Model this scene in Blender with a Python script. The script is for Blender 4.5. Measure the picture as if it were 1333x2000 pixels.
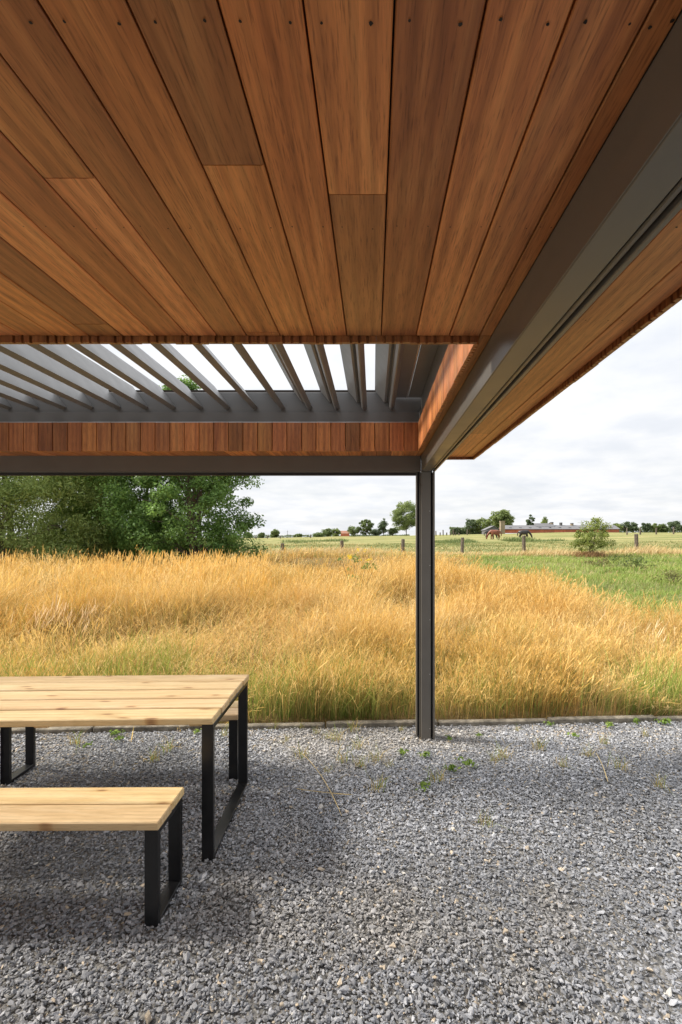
import bpy, bmesh, math, random
import numpy as np
from mathutils import Vector, Matrix, Quaternion

for o in list(bpy.data.objects):
    bpy.data.objects.remove(o, do_unlink=True)
S = bpy.context.scene
COL = S.collection
R = math.radians
rng = np.random.default_rng(7)
random.seed(7)

# ---------------------------------------------------------------- camera
EYE = 1.68
F = 944.0            # focal length in photo pixels (17 mm shift lens, 2000 px = 36 mm)
VX, VY = 729.5, 1050.0
cd = bpy.data.cameras.new('camera')
cam = bpy.data.objects.new('camera', cd)
COL.objects.link(cam)
cam.location = (0, 0, EYE)
cam.rotation_euler = (R(90), 0, 0)
cd.sensor_fit = 'VERTICAL'
cd.sensor_height = 36.0
cd.sensor_width = 24.0
cd.lens = 36.0 * F / 2000.0
cd.shift_x = -(VX - 666.5) / 2000.0
cd.shift_y = (VY - 1000.0) / 2000.0
cd.clip_start = 0.05
cd.clip_end = 9000
S.camera = cam

def at(px, py, Y):
    """photo pixel + distance -> world point"""
    return Vector(((px - VX) / F * Y, Y, EYE + (VY - py) / F * Y))

# ---------------------------------------------------------------- light
SUN = Vector((-0.68, 0.14, 0.70)).normalized()
sl = bpy.data.lights.new('sun', 'SUN')
sl.energy = 3.3
sl.angle = R(12.0)
sl.color = (1.0, 0.93, 0.82)
sun = bpy.data.objects.new('sun', sl)
COL.objects.link(sun)
sun.rotation_euler = SUN.to_track_quat('Z', 'Y').to_euler()

W = bpy.data.worlds.new('World')
S.world = W
W.use_nodes = True
nt = W.node_tree
nt.nodes.clear()
def N(nt, typ, **kw):
    n = nt.nodes.new(typ)
    for k, v in kw.items():
        if k.startswith('i_'):
            n.inputs[k[2:].replace('_', ' ')].default_value = v
        else:
            setattr(n, k, v)
    return n
def L(nt, a, b):
    nt.links.new(a, b)
sky = N(nt, 'ShaderNodeTexSky', sky_type='NISHITA', sun_disc=False)
sky.sun_elevation = math.asin(SUN.z)
sky.sun_rotation = math.atan2(SUN.x, SUN.y)
sky.dust_density = 2.0
tc = N(nt, 'ShaderNodeTexCoord')
sep = N(nt, 'ShaderNodeSeparateXYZ'); L(nt, tc.outputs['Generated'], sep.inputs[0])
zz = N(nt, 'ShaderNodeMath', operation='MAXIMUM'); L(nt, sep.outputs['Z'], zz.inputs[0]); zz.inputs[1].default_value = 0.0
zp = N(nt, 'ShaderNodeMath', operation='ADD'); L(nt, zz.outputs[0], zp.inputs[0]); zp.inputs[1].default_value = 0.13
dv = N(nt, 'ShaderNodeVectorMath', operation='DIVIDE'); L(nt, tc.outputs['Generated'], dv.inputs[0])
cmb = N(nt, 'ShaderNodeCombineXYZ')
for k in range(3): L(nt, zp.outputs[0], cmb.inputs[k])
L(nt, cmb.outputs[0], dv.inputs[1])
n1 = N(nt, 'ShaderNodeTexNoise', i_Scale=1.25, i_Detail=7.0, i_Roughness=0.56, i_Distortion=0.3)
L(nt, dv.outputs[0], n1.inputs['Vector'])
rp = N(nt, 'ShaderNodeValToRGB')
rp.color_ramp.elements[0].position = 0.36; rp.color_ramp.elements[0].color = (0.88, 0.88, 0.88, 1)
rp.color_ramp.elements[1].position = 0.60; rp.color_ramp.elements[1].color = (1, 1, 1, 1)
L(nt, n1.outputs['Fac'], rp.inputs[0])
n2 = N(nt, 'ShaderNodeTexNoise', i_Scale=2.6, i_Detail=5.0, i_Roughness=0.55)
L(nt, dv.outputs[0], n2.inputs['Vector'])
rp2 = N(nt, 'ShaderNodeValToRGB')
rp2.color_ramp.elements[0].position = 0.34; rp2.color_ramp.elements[0].color = (8.0, 8.25, 8.7, 1)
rp2.color_ramp.elements[1].position = 0.66; rp2.color_ramp.elements[1].color = (9.4, 9.4, 9.4, 1)
L(nt, n2.outputs['Fac'], rp2.inputs[0])
mx = N(nt, 'ShaderNodeMix', data_type='RGBA')
L(nt, rp.outputs['Color'], mx.inputs['Factor'])
L(nt, sky.outputs[0], mx.inputs['A']); L(nt, rp2.outputs['Color'], mx.inputs['B'])
bg = N(nt, 'ShaderNodeBackground'); bg.inputs['Strength'].default_value = 0.0445
# cloud cover is brighter overhead than at the horizon
z2 = N(nt, 'ShaderNodeMath', operation='POWER'); L(nt, zz.outputs[0], z2.inputs[0]); z2.inputs[1].default_value = 2.0
zg = N(nt, 'ShaderNodeMath', operation='MULTIPLY_ADD'); L(nt, z2.outputs[0], zg.inputs[0]); zg.inputs[1].default_value = 0.8; zg.inputs[2].default_value = 1.0
vs = N(nt, 'ShaderNodeVectorMath', operation='SCALE'); L(nt, mx.outputs['Result'], vs.inputs[0]); L(nt, zg.outputs[0], vs.inputs['Scale'])
L(nt, vs.outputs[0], bg.inputs['Color'])
wo = N(nt, 'ShaderNodeOutputWorld'); L(nt, bg.outputs[0], wo.inputs[0])

S.view_settings.view_transform = 'Standard'
S.view_settings.look = 'None'
S.view_settings.gamma = 1.0
S.view_settings.use_curve_mapping = False
S.view_settings.exposure = 1.32
S.render.engine = 'CYCLES'
S.cycles.max_bounces = 8
S.cycles.diffuse_bounces = 5

# ---------------------------------------------------------------- materials
def mat(name):
    m = bpy.data.materials.new(name)
    m.use_nodes = True
    t = m.node_tree
    t.nodes.clear()
    out = N(t, 'ShaderNodeOutputMaterial')
    b = N(t, 'ShaderNodeBsdfPrincipled')
    L(t, b.outputs[0], out.inputs[0])
    return m, t, b, out

def ramp(t, fac, stops):
    r = N(t, 'ShaderNodeValToRGB')
    e = r.color_ramp.elements
    while len(e) < len(stops): e.new(0.5)
    for k, (p, c) in enumerate(stops):
        e[k].position = p; e[k].color = (*c, 1) if len(c) == 3 else c
    L(t, fac, r.inputs[0])
    return r.outputs['Color']

def mul(t, a, b, fac=1.0, mode='MULTIPLY'):
    m = N(t, 'ShaderNodeMix', data_type='RGBA', blend_type=mode)
    m.inputs['Factor'].default_value = fac
    L(t, a, m.inputs['A']); L(t, b, m.inputs['B'])
    return m.outputs['Result']

def wood(name, dark, mid, light, spread, rough=0.5, knots=None, xs=1.0, ring=0.75, streak=0.8, pore=0.95):
    """boards: local y runs along the grain"""
    m, t, b, out = mat(name)
    tc = N(t, 'ShaderNodeTexCoord')
    oi = N(t, 'ShaderNodeObjectInfo')
    off = N(t, 'ShaderNodeVectorMath', operation='SCALE')
    cb = N(t, 'ShaderNodeCombineXYZ')
    for k in range(3): L(t, oi.outputs['Random'], cb.inputs[k])
    L(t, cb.outputs[0], off.inputs[0]); off.inputs['Scale'].default_value = 37.0
    ad = N(t, 'ShaderNodeVectorMath', operation='ADD')
    L(t, tc.outputs['Object'], ad.inputs[0]); L(t, off.outputs[0], ad.inputs[1])
    # broad figure
    m1 = N(t, 'ShaderNodeMapping'); m1.inputs['Scale'].default_value = (14 * xs, 1.3, 14 * xs)
    L(t, ad.outputs[0], m1.inputs['Vector'])
    f1 = N(t, 'ShaderNodeTexNoise', i_Scale=1.0, i_Detail=4.0, i_Roughness=0.6, i_Distortion=1.4)
    L(t, m1.outputs[0], f1.inputs['Vector'])
    # growth rings
    m2 = N(t, 'ShaderNodeMapping'); m2.inputs['Scale'].default_value = (16 * xs, 0.9, 16 * xs)
    L(t, ad.outputs[0], m2.inputs['Vector'])
    f2 = N(t, 'ShaderNodeTexWave', wave_type='BANDS', bands_direction='X', i_Scale=0.55, i_Distortion=7.0, i_Detail=3.0)
    f2.inputs['Detail Scale'].default_value = 0.8
    L(t, m2.outputs[0], f2.inputs['Vector'])
    # pores
    m3 = N(t, 'ShaderNodeMapping'); m3.inputs['Scale'].default_value = (300, 16, 300)
    L(t, ad.outputs[0], m3.inputs['Vector'])
    f3 = N(t, 'ShaderNodeTexNoise', i_Scale=1.0, i_Detail=3.0, i_Roughness=0.65)
    L(t, m3.outputs[0], f3.inputs['Vector'])
    c = ramp(t, f1.outputs['Fac'], [(0.22, dark), (0.5, mid), (0.78, light)])
    rg = ramp(t, f2.outputs['Fac'], [(0.0, (0.80, 0.78, 0.76)), (0.6, (1.05, 1.05, 1.05)), (1.0, (1.1, 1.1, 1.1))])
    c = mul(t, c, rg, ring)
    m4 = N(t, 'ShaderNodeMapping'); m4.inputs['Scale'].default_value = (75, 1.1, 75)
    L(t, ad.outputs[0], m4.inputs['Vector'])
    f4 = N(t, 'ShaderNodeTexNoise', i_Scale=1.0, i_Detail=3.0, i_Roughness=0.6, i_Distortion=0.6)
    L(t, m4.outputs[0], f4.inputs['Vector'])
    sk = ramp(t, f4.outputs['Fac'], [(0.32, (0.68, 0.64, 0.6)), (0.5, (1.0, 1.0, 1.0)), (0.7, (1.16, 1.15, 1.12))])
    wh = N(t, 'ShaderNodeTexWhiteNoise', noise_dimensions='1D'); L(t, oi.outputs['Random'], wh.inputs['W'])
    sm = N(t, 'ShaderNodeMath', operation='MULTIPLY_ADD'); L(t, wh.outputs['Value'], sm.inputs[0]); sm.inputs[1].default_value = streak * 0.8; sm.inputs[2].default_value = streak * 0.25
    mm = N(t, 'ShaderNodeMix', data_type='RGBA', blend_type='MULTIPLY'); L(t, sm.outputs[0], mm.inputs['Factor']); L(t, c, mm.inputs['A']); L(t, sk, mm.inputs['B'])
    c = mm.outputs['Result']
    pr = ramp(t, f3.outputs['Fac'], [(0.30, (0.50, 0.45, 0.42)), (0.46, (0.97, 0.97, 0.97)), (0.75, (1.16, 1.15, 1.12))])
    c = mul(t, c, pr, pore)
    c = mul(t, c, oi.outputs['Color'], 1.0)
    if knots:
        mk = N(t, 'ShaderNodeMapping'); mk.inputs['Scale'].default_value = (7.0, 2.3, 3.0)
        L(t, ad.outputs[0], mk.inputs['Vector'])
        nk = N(t, 'ShaderNodeTexNoise', i_Scale=1.4, i_Detail=2.0)
        L(t, mk.outputs[0], nk.inputs['Vector'])
        wk = N(t, 'ShaderNodeMix', data_type='RGBA', blend_type='LINEAR_LIGHT'); wk.inputs['Factor'].default_value = 0.12
        L(t, mk.outputs[0], wk.inputs['A']); L(t, nk.outputs['Color'], wk.inputs['B'])
        vk = N(t, 'ShaderNodeTexVoronoi', feature='F1', voronoi_dimensions='2D', i_Scale=1.0)
        L(t, wk.outputs['Result'], vk.inputs['Vector'])
        kf = ramp(t, vk.outputs['Distance'], [(0.03, (0.40, 0.25, 0.15)), (0.062, (0.70, 0.56, 0.42)), (0.085, (0.93, 0.88, 0.82)), (0.19, (1.0, 1.0, 1.0))])
        c = mul(t, c, kf, knots)
    L(t, c, b.inputs['Base Color'])
    b.inputs['Roughness'].default_value = rough
    bm_ = N(t, 'ShaderNodeBump', i_Strength=0.18, i_Distance=0.001)
    L(t, f3.outputs['Fac'], bm_.inputs['Height'])
    L(t, bm_.outputs[0], b.inputs['Normal'])
    return m

M = {}
M['hardwood'] = wood('hardwood', (0.34, 0.105, 0.033), (0.56, 0.203, 0.063), (0.71, 0.305, 0.102), (0.60, 1.25), 0.40, ring=0.8, streak=0.45)
M['pine'] = wood('pine', (0.50, 0.325, 0.14), (0.65, 0.47, 0.245), (0.74, 0.58, 0.345), (0.92, 1.04), 0.55, knots=0.85, xs=1.0, ring=0.35, streak=0.3, pore=0.45)

def paint(name, col, rough=0.4, var=0.12, scale=6.0, metal=0.0, bump=0.0):
    m, t, b, out = mat(name)
    tc = N(t, 'ShaderNodeTexCoord')
    n = N(t, 'ShaderNodeTexNoise', i_Scale=scale, i_Detail=5.0, i_Roughness=0.6)
    L(t, tc.outputs['Object'], n.inputs['Vector'])
    a = tuple(v * (1 - var) for v in col); c_ = tuple(v * (1 + var) for v in col)
    L(t, ramp(t, n.outputs['Fac'], [(0.3, a), (0.7, c_)]), b.inputs['Base Color'])
    r_ = ramp(t, n.outputs['Fac'], [(0.3, (rough * 0.85,) * 3), (0.7, (rough * 1.2,) * 3)])
    L(t, r_, b.inputs['Roughness'])
    b.inputs['Metallic'].default_value = metal
    if bump:
        n2 = N(t, 'ShaderNodeTexNoise', i_Scale=scale * 14, i_Detail=4.0)
        L(t, tc.outputs['Object'], n2.inputs['Vector'])
        bp = N(t, 'ShaderNodeBump', i_Strength=bump, i_Distance=0.01)
        L(t, n2.outputs['Fac'], bp.inputs['Height']); L(t, bp.outputs[0], b.inputs['Normal'])
    return m

M['anthracite'] = paint('anthracite_paint', (0.135, 0.121, 0.104), 0.34, 0.06)
M['blade'] = paint('louvre_paint', (0.165, 0.162, 0.160), 0.34, 0.02)
M['groove'] = paint('rubber_black', (0.02, 0.02, 0.02), 0.7, 0.1)
M['alu'] = paint('bare_aluminium', (0.62, 0.60, 0.60), 0.35, 0.06, metal=0.8)
M['black_steel'] = paint('black_powder_coat', (0.008, 0.008, 0.009), 0.32, 0.2, 20)
M['deck'] = paint('dark_underlay', (0.03, 0.022, 0.018), 0.9)
M['screw'] = paint('screw_hole', (0.012, 0.008, 0.006), 0.6)
M['concrete'] = paint('kerb_concrete', (0.22, 0.195, 0.155), 0.95, 0.65, 13, bump=1.0)
M['brick'] = paint('red_brick', (0.46, 0.15, 0.09), 0.9, 0.25, 0.6)
M['tile'] = paint('old_roof_tile', (0.26, 0.13, 0.09), 0.9, 0.2, 0.6)
M['slate'] = paint('slate_roof', (0.13, 0.13, 0.14), 0.8, 0.15, 0.4)
M['tan'] = paint('tan_render', (0.27, 0.22, 0.15), 0.9, 0.2, 1.0)
M['darkwall'] = paint('dark_cladding', (0.10, 0.10, 0.105), 0.8, 0.15, 0.6)
M['glass_dark'] = paint('dark_window', (0.02, 0.022, 0.025), 0.15, 0.1)
M['old_wood'] = paint('weathered_post', (0.12, 0.098, 0.075), 0.95, 0.45, 7, bump=0.7)
M['white'] = paint('white_paint', (0.75, 0.75, 0.73), 0.6)
M['bark'] = paint('bark', (0.11, 0.085, 0.06), 0.95, 0.35, 5, bump=0.8)
M['horse_brown'] = paint('chestnut_coat', (0.17, 0.05, 0.022), 0.5, 0.25, 2)
M['horse_black'] = paint('black_coat', (0.018, 0.015, 0.015), 0.45, 0.3, 2)

def leafmat(name, trans=0.35, rough=0.55):
    m, t, b, out = mat(name)
    a = N(t, 'ShaderNodeAttribute', attribute_name='tint')
    L(t, a.outputs['Color'], b.inputs['Base Color'])
    b.inputs['Roughness'].default_value = rough
    b.inputs['Specular IOR Level'].default_value = 0.3
    tr = N(t, 'ShaderNodeBsdfTranslucent')
    L(t, a.outputs['Color'], tr.inputs['Color'])
    ms = N(t, 'ShaderNodeMixShader'); ms.inputs[0].default_value = trans
    L(t, b.outputs[0], ms.inputs[1]); L(t, tr.outputs[0], ms.inputs[2])
    L(t, ms.outputs[0], out.inputs[0])
    return m
M['leaf'] = leafmat('leaf', 0.42)
M['grass'] = leafmat('grass_blade', 0.35, 0.6)

# ---------------------------------------------------------------- helpers
def link(name, me, material=None, parent=None, loc=None, rot=None):
    o = bpy.data.objects.new(name, me)
    COL.objects.link(o)
    if material is not None and me is not None and len(me.materials) == 0:
        me.materials.append(material)
    if parent is not None: o.parent = parent
    if loc is not None: o.location = loc
    if rot is not None: o.rotation_euler = rot
    return o

def tag(o, label=None, cat=None, group=None, kind=None):
    if label: o['label'] = label
    if cat: o['category'] = cat
    if group: o['group'] = group
    if kind: o['kind'] = kind
    return o

def empty(name, loc=(0, 0, 0), rz=0.0):
    o = bpy.data.objects.new(name, None)
    COL.objects.link(o)
    o.location = loc
    o.rotation_euler = (0, 0, rz)
    return o

class MB:
    def __init__(s): s.v = []; s.f = []
    def add(s, v, f):
        k = len(s.v); s.v += [tuple(p) for p in v]; s.f += [tuple(i + k for i in q) for q in f]; return s
    def box(s, x0, x1, y0, y1, z0, z1):
        v = [(x0, y0, z0), (x1, y0, z0), (x1, y1, z0), (x0, y1, z0), (x0, y0, z1), (x1, y0, z1), (x1, y1, z1), (x0, y1, z1)]
        return s.add(v, [(3, 2, 1, 0), (4, 5, 6, 7), (0, 1, 5, 4), (1, 2, 6, 5), (2, 3, 7, 6), (3, 0, 4, 7)])
    def extrude(s, prof, a, b, axis='y'):
        """closed profile swept along an axis; profile axes are the other two in order"""
        n = len(prof)
        def P(p, q):
            if axis == 'y': return (p[0], q, p[1])
            if axis == 'x': return (q, p[0], p[1])
            return (p[0], p[1], q)
        v = [P(p, a) for p in prof] + [P(p, b) for p in prof]
        f = [(i, (i + 1) % n, n + (i + 1) % n, n + i) for i in range(n)]
        f += [tuple(range(n - 1, -1, -1)), tuple(range(n, 2 * n))]
        return s.add(v, f)
    def tube(s, pts, rad, n=7):
        pts = [Vector(p) for p in pts]
        k0 = len(s.v)
        for i, p in enumerate(pts):
            d = (pts[min(i + 1, len(pts) - 1)] - pts[max(i - 1, 0)]).normalized()
            u = d.orthogonal().normalized() if i == 0 else (u - d * u.dot(d)).normalized()
            w = d.cross(u)
            for j in range(n):
                a = 2 * math.pi * j / n
                s.v.append(tuple(p + (u * math.cos(a) + w * math.sin(a)) * rad[i]))
        for i in range(len(pts) - 1):
            for j in range(n):
                a, b = k0 + i * n + j, k0 + i * n + (j + 1) % n
                s.f.append((a, b, b + n, a + n))
        s.f.append(tuple(k0 + j for j in range(n - 1, -1, -1)))
        s.f.append(tuple(k0 + (len(pts) - 1) * n + j for j in range(n)))
        return s
    def mesh(s, name, fix=True, bevel=0.0):
        me = bpy.data.meshes.new(name)
        me.from_pydata(s.v, [], s.f)
        if fix or bevel:
            bm = bmesh.new(); bm.from_mesh(me)
            if bevel:
                bmesh.ops.recalc_face_normals(bm, faces=bm.faces)
                bmesh.ops.bevel(bm, geom=bm.edges[:], offset=bevel, segments=1, affect='EDGES', clamp_overlap=True)
            bmesh.ops.recalc_face_normals(bm, faces=bm.faces)
            bm.to_mesh(me); bm.free()
        me.update()
        return me
    def build(s, name, material, parent=None, bevel=0.0, loc=None, rot=None):
        return link(name, s.mesh(name, True, bevel), material, parent, loc, rot)

def fast_mesh(name, V, loops, sizes, colors=None):
    """numpy -> mesh; V (n,3), loops flat, sizes per face"""
    me = bpy.data.meshes.new(name)
    me.vertices.add(len(V)); me.vertices.foreach_set('co', np.ascontiguousarray(V, np.float32).ravel())
    me.loops.add(len(loops)); me.loops.foreach_set('vertex_index', np.ascontiguousarray(loops, np.int32))
    me.polygons.add(len(sizes))
    st = np.concatenate([[0], np.cumsum(sizes)[:-1]]).astype(np.int32)
    me.polygons.foreach_set('loop_start', st)
    me.update(calc_edges=True)
    if colors is not None:
        a = me.attributes.new('tint', 'FLOAT_COLOR', 'POINT')
        c = np.ones((len(V), 4), np.float32); c[:, :3] = colors
        a.data.foreach_set('color', c.ravel())
    return me

def sstep(a, b, x):
    t = np.clip((x - a) / (b - a), 0, 1)
    return t * t * (3 - 2 * t)

def vnoise(x, y, s, seed=0):
    """smooth value noise, numpy"""
    x = np.asarray(x, float) * s + 1000.3 + seed * 17.1; y = np.asarray(y, float) * s + 1000.7 + seed * 5.3
    xi = np.floor(x).astype(np.int64); yi = np.floor(y).astype(np.int64)
    xf = x - xi; yf = y - yi
    def h(a, b):
        n = (a * 374761393 + b * 668265263 + seed * 974711) & 0x7fffffff
        n = ((n ^ (n >> 13)) * 1274126177) & 0x7fffffff
        return ((n ^ (n >> 16)) & 0xffff) / 65535.0
    u = xf * xf * (3 - 2 * xf); v = yf * yf * (3 - 2 * yf)
    return (h(xi, yi) * (1 - u) + h(xi + 1, yi) * u) * (1 - v) + (h(xi, yi + 1) * (1 - u) + h(xi + 1, yi + 1) * u) * v

KA = 0.047                                     # the kerb runs at a slight angle
def yk(x): return 4.262 + KA * np.asarray(x, float)   # front face of the kerb
def H(x, y):
    x = np.asarray(x, float); y = np.asarray(y, float)
    s = y - yk(x) - 0.07
    z = 0.03 + 0.30 * sstep(0, 6, s) + 0.32 * sstep(5, 24, s)
    z = z + np.clip(y - 29, 0, 151) * 0.0102 + 0.0205 * np.clip(x, -70, 75) * np.clip((y - 29) / 150, 0, 1)
    z = z + (vnoise(x, y, 0.35, 3) - 0.5) * 0.16 * sstep(0.3, 4, s) + (vnoise(x, y, 0.95, 12) - 0.5) * 0.22 * sstep(0.3, 2, s) * sstep(30, 16, y) + (vnoise(x, y, 0.05, 4) - 0.5) * 0.35 * sstep(25, 70, y)
    return np.where(s < 0, -0.08, z)

# ================================================================ SETTING
def field_material():
    m, t, b, out = mat('field')
    g = N(t, 'ShaderNodeNewGeometry')
    n1 = N(t, 'ShaderNodeTexNoise', i_Scale=0.16, i_Detail=6.0, i_Roughness=0.62); L(t, g.outputs['Position'], n1.inputs['Vector'])
    mp = N(t, 'ShaderNodeMapping'); mp.inputs['Scale'].default_value = (0.035, 0.16, 1); L(t, g.outputs['Position'], mp.inputs['Vector'])
    n2 = N(t, 'ShaderNodeTexNoise', i_Scale=1.0, i_Detail=5.0, i_Roughness=0.6); L(t, mp.outputs[0], n2.inputs['Vector'])
    n3 = N(t, 'ShaderNodeTexNoise', i_Scale=9.0, i_Detail=5.0, i_Roughness=0.7); L(t, g.outputs['Position'], n3.inputs['Vector'])
    c1 = ramp(t, n1.outputs['Fac'], [(0.3, (0.13, 0.155, 0.055)), (0.5, (0.20, 0.205, 0.08)), (0.72, (0.31, 0.27, 0.125))])
    c2 = ramp(t, n2.outputs['Fac'], [(0.35, (0.13, 0.16, 0.058)), (0.50, (0.22, 0.22, 0.09)), (0.62, (0.40, 0.33, 0.17))])
    c = mul(t, c1, c2, 0.55, 'MIX')
    c = mul(t, c, ramp(t, n3.outputs['Fac'], [(0.3, (0.72, 0.74, 0.7)), (0.7, (1.2, 1.18, 1.15))]), 0.8)
    # bare earth and thatch under the tall grass
    a = N(t, 'ShaderNodeAttribute', attribute_name='tint')
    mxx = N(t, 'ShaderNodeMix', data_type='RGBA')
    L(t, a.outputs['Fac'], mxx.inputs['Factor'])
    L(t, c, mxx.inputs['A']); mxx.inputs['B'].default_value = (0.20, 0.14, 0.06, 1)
    L(t, mxx.outputs['Result'], b.inputs['Base Color'])
    b.inputs['Roughness'].default_value = 1.0
    b.inputs['Specular IOR Level'].default_value = 0.1
    bp = N(t, 'ShaderNodeBump', i_Strength=0.8, i_Distance=0.15); L(t, n3.outputs['Fac'], bp.inputs['Height']); L(t, bp.outputs[0], b.inputs['Normal'])
    return m
M['field'] = field_material()

def dry_mask(x, y):
    """1 where the tall dry grass stands"""
    edge = 4.2 + (vnoise(np.zeros_like(y), y, 0.4, 9) - 0.5) * 1.6 + np.clip(6.6 - y, 0, 4) * 1.7
    m = sstep(1.0, -0.6, x - edge)
    return m * sstep(28.5, 25.5, y)

xs = np.concatenate([-np.geomspace(4500, 16, 42), np.linspace(-15, 15, 91), np.geomspace(16, 4500, 42)])
ys = np.concatenate([-np.geomspace(900, 4, 12), np.linspace(-2, 4, 4), np.linspace(4.1, 12, 60), np.linspace(12.4, 40, 60), np.geomspace(42, 6500, 70)])
gx, gy = np.meshgrid(xs, ys)
V = np.stack([gx.ravel(), gy.ravel(), H(gx, gy).ravel()], 1)
nx, ny = len(xs), len(ys)
ii = (np.arange(ny - 1)[:, None] * nx + np.arange(nx - 1)[None, :]).ravel()
Fq = np.stack([ii, ii + 1, ii + nx + 1, ii + nx], 1)
me = fast_mesh('field', V, Fq.ravel(), np.full(len(Fq), 4), np.repeat(dry_mask(gx, gy).ravel()[:, None], 3, 1))
me.polygons.foreach_set('use_smooth', np.ones(len(me.polygons), bool))
fo = link('field', me, M['field']); tag(fo, kind='structure')

# gravel bed (fine grit between the stones)
def grit_material():
    m, t, b, out = mat('gravel_grit')
    g = N(t, 'ShaderNodeNewGeometry')
    v = N(t, 'ShaderNodeTexVoronoi', i_Scale=62.0); L(t, g.outputs['Position'], v.inputs['Vector'])
    n = N(t, 'ShaderNodeTexNoise', i_Scale=30.0, i_Detail=6.0); L(t, g.outputs['Position'], n.inputs['Vector'])
    c = ramp(t, v.outputs['Color'], [(0.1, (0.12, 0.118, 0.115)), (0.6, (0.22, 0.217, 0.212)), (0.95, (0.32, 0.315, 0.30))])
    c = mul(t, c, ramp(t, n.outputs['Fac'], [(0.3, (0.6, 0.6, 0.6)), (0.7, (1.15, 1.12, 1.08))]))
    L(t, c, b.inputs['Base Color']); b.inputs['Roughness'].default_value = 0.85
    bp = N(t, 'ShaderNodeBump', i_Strength=1.0, i_Distance=0.012); bp.invert = True
    L(t, v.outputs['Distance'], bp.inputs['Height']); L(t, bp.outputs[0], b.inputs['Normal'])
    return m
M['grit'] = grit_material()
bed = MB()
xk = np.linspace(-45, 45, 31)
bv = [(x, -40, 0.0) for x in xk] + [(x, float(yk(x)) + 0.01, 0.0) for x in xk]
bed.add(bv, [(i, i + 1, 31 + i + 1, 31 + i) for i in range(30)])
tag(bed.build('gravel_bed', M['grit']), kind='structure')

# loose slate chippings
def stone_material():
    m, t, b, out = mat('slate_chipping')
    a = N(t, 'ShaderNodeAttribute', attribute_name='tint', attribute_type='INSTANCER')
    g = N(t, 'ShaderNodeNewGeometry')
    n = N(t, 'ShaderNodeTexNoise', i_Scale=160.0, i_Detail=4.0); L(t, g.outputs['Position'], n.inputs['Vector'])
    c = mul(t, a.outputs['Color'], ramp(t, n.outputs['Fac'], [(0.3, (0.82, 0.82, 0.82)), (0.7, (1.15, 1.15, 1.15))]))
    L(t, c, b.inputs['Base Color']); b.inputs['Roughness'].default_value = 0.6
    return m
M['stone'] = stone_material()
stones = []
for k in range(9):
    r_ = np.random.default_rng(100 + k)
    bm = bmesh.new()
    for _ in range(13):
        p = r_.normal(size=3); p /= np.linalg.norm(p)
        p *= np.array([1.0, r_.uniform(0.6, 0.8), r_.uniform(0.34, 0.5)]) * r_.uniform(0.85, 1.1)
        bm.verts.new(p * 0.5)
    h = bmesh.ops.convex_hull(bm, input=bm.verts[:])
    bmesh.ops.delete(bm, geom=[e for e in h['geom_interior'] if isinstance(e, bmesh.types.BMVert)], context='VERTS')
    me = bpy.data.meshes.new('chipping'); bm.to_mesh(me); bm.free()
    me.materials.append(M['stone'])
    stones.append(bpy.data.objects.new('chipping', me))
NS = 310000
px_ = rng.uniform(-4.2, 4.8, NS * 2); py_ = rng.uniform(1.0, 4.7, NS * 2)
keep = (py_ < yk(px_) - 0.005)
dens = np.clip(1.25 - 0.09 * (py_ - 1), 0.7, 1)
keep &= rng.uniform(size=NS * 2) < dens
px_, py_ = px_[keep][:NS], py_[keep][:NS]
NS = len(px_)
big = vnoise(px_, py_, 0.8, 5)
sz = np.clip(rng.lognormal(math.log(0.0128), 0.40, NS), 0.007, 0.036) * (0.85 + 0.35 * big)
pz_ = np.abs(rng.normal(0.004, 0.006, NS)) + 0.012 * (vnoise(px_, py_, 2.0, 6) - 0.4)
me = bpy.data.meshes.new('gravel')
me.vertices.add(NS); me.vertices.foreach_set('co', np.stack([px_, py_, pz_], 1).astype(np.float32).ravel())
def attr(name, typ, prop, arr):
    a = me.attributes.new(name, typ, 'POINT'); a.data.foreach_set(prop, np.ascontiguousarray(arr).ravel())
attr('rot', 'FLOAT_VECTOR', 'vector', np.stack([rng.normal(0, 0.33, NS), rng.normal(0, 0.33, NS), rng.uniform(0, 6.28, NS)], 1).astype(np.float32))
attr('scl', 'FLOAT_VECTOR', 'vector', np.stack([sz * rng.uniform(0.9, 1.35, NS), sz * rng.uniform(0.8, 1.1, NS), sz * rng.uniform(0.75, 1.2, NS)], 1).astype(np.float32))
attr('pick', 'INT', 'value', rng.integers(0, 9, NS).astype(np.int32))
br = np.clip(rng.lognormal(0, 0.27, NS), 0.5, 1.9)
patch = 0.74 + 0.46 * vnoise(px_, py_, 1.3, 8)
tint = np.stack([0.268 * br, 0.275 * br, 0.295 * br], 1) * patch[:, None]
dust = 0.35 * sstep(0.55, 0.8, vnoise(px_, py_, 1.1, 13) * 0.7 + vnoise(px_, py_, 4.0, 14) * 0.3)[:, None]
tint = tint * (1 - dust) + np.array([0.34, 0.30, 0.245]) * np.clip(br, 0.6, 1.4)[:, None] * dust
warm = rng.uniform(size=NS) < (0.035 + 0.10 * sstep(0.62, 0.8, vnoise(px_, py_, 0.9, 11)))
tint[warm] = np.array([0.40, 0.335, 0.255]) * np.clip(br[warm], 0.5, 1.35)[:, None]
tint[rng.uniform(size=NS) < 0.012] = (0.55, 0.53, 0.49)
a = me.attributes.new('tint', 'FLOAT_COLOR', 'POINT'); a.data.foreach_set('color', np.concatenate([tint, np.ones((NS, 1))], 1).astype(np.float32).ravel())
gravel = link('gravel', me); tag(gravel, 'loose grey slate chippings covering the ground below the pavilion', 'gravel', kind='stuff')
gn = bpy.data.node_groups.new('scatter_chippings', 'GeometryNodeTree')
gn.interface.new_socket('Geometry', in_out='INPUT', socket_type='NodeSocketGeometry')
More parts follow.
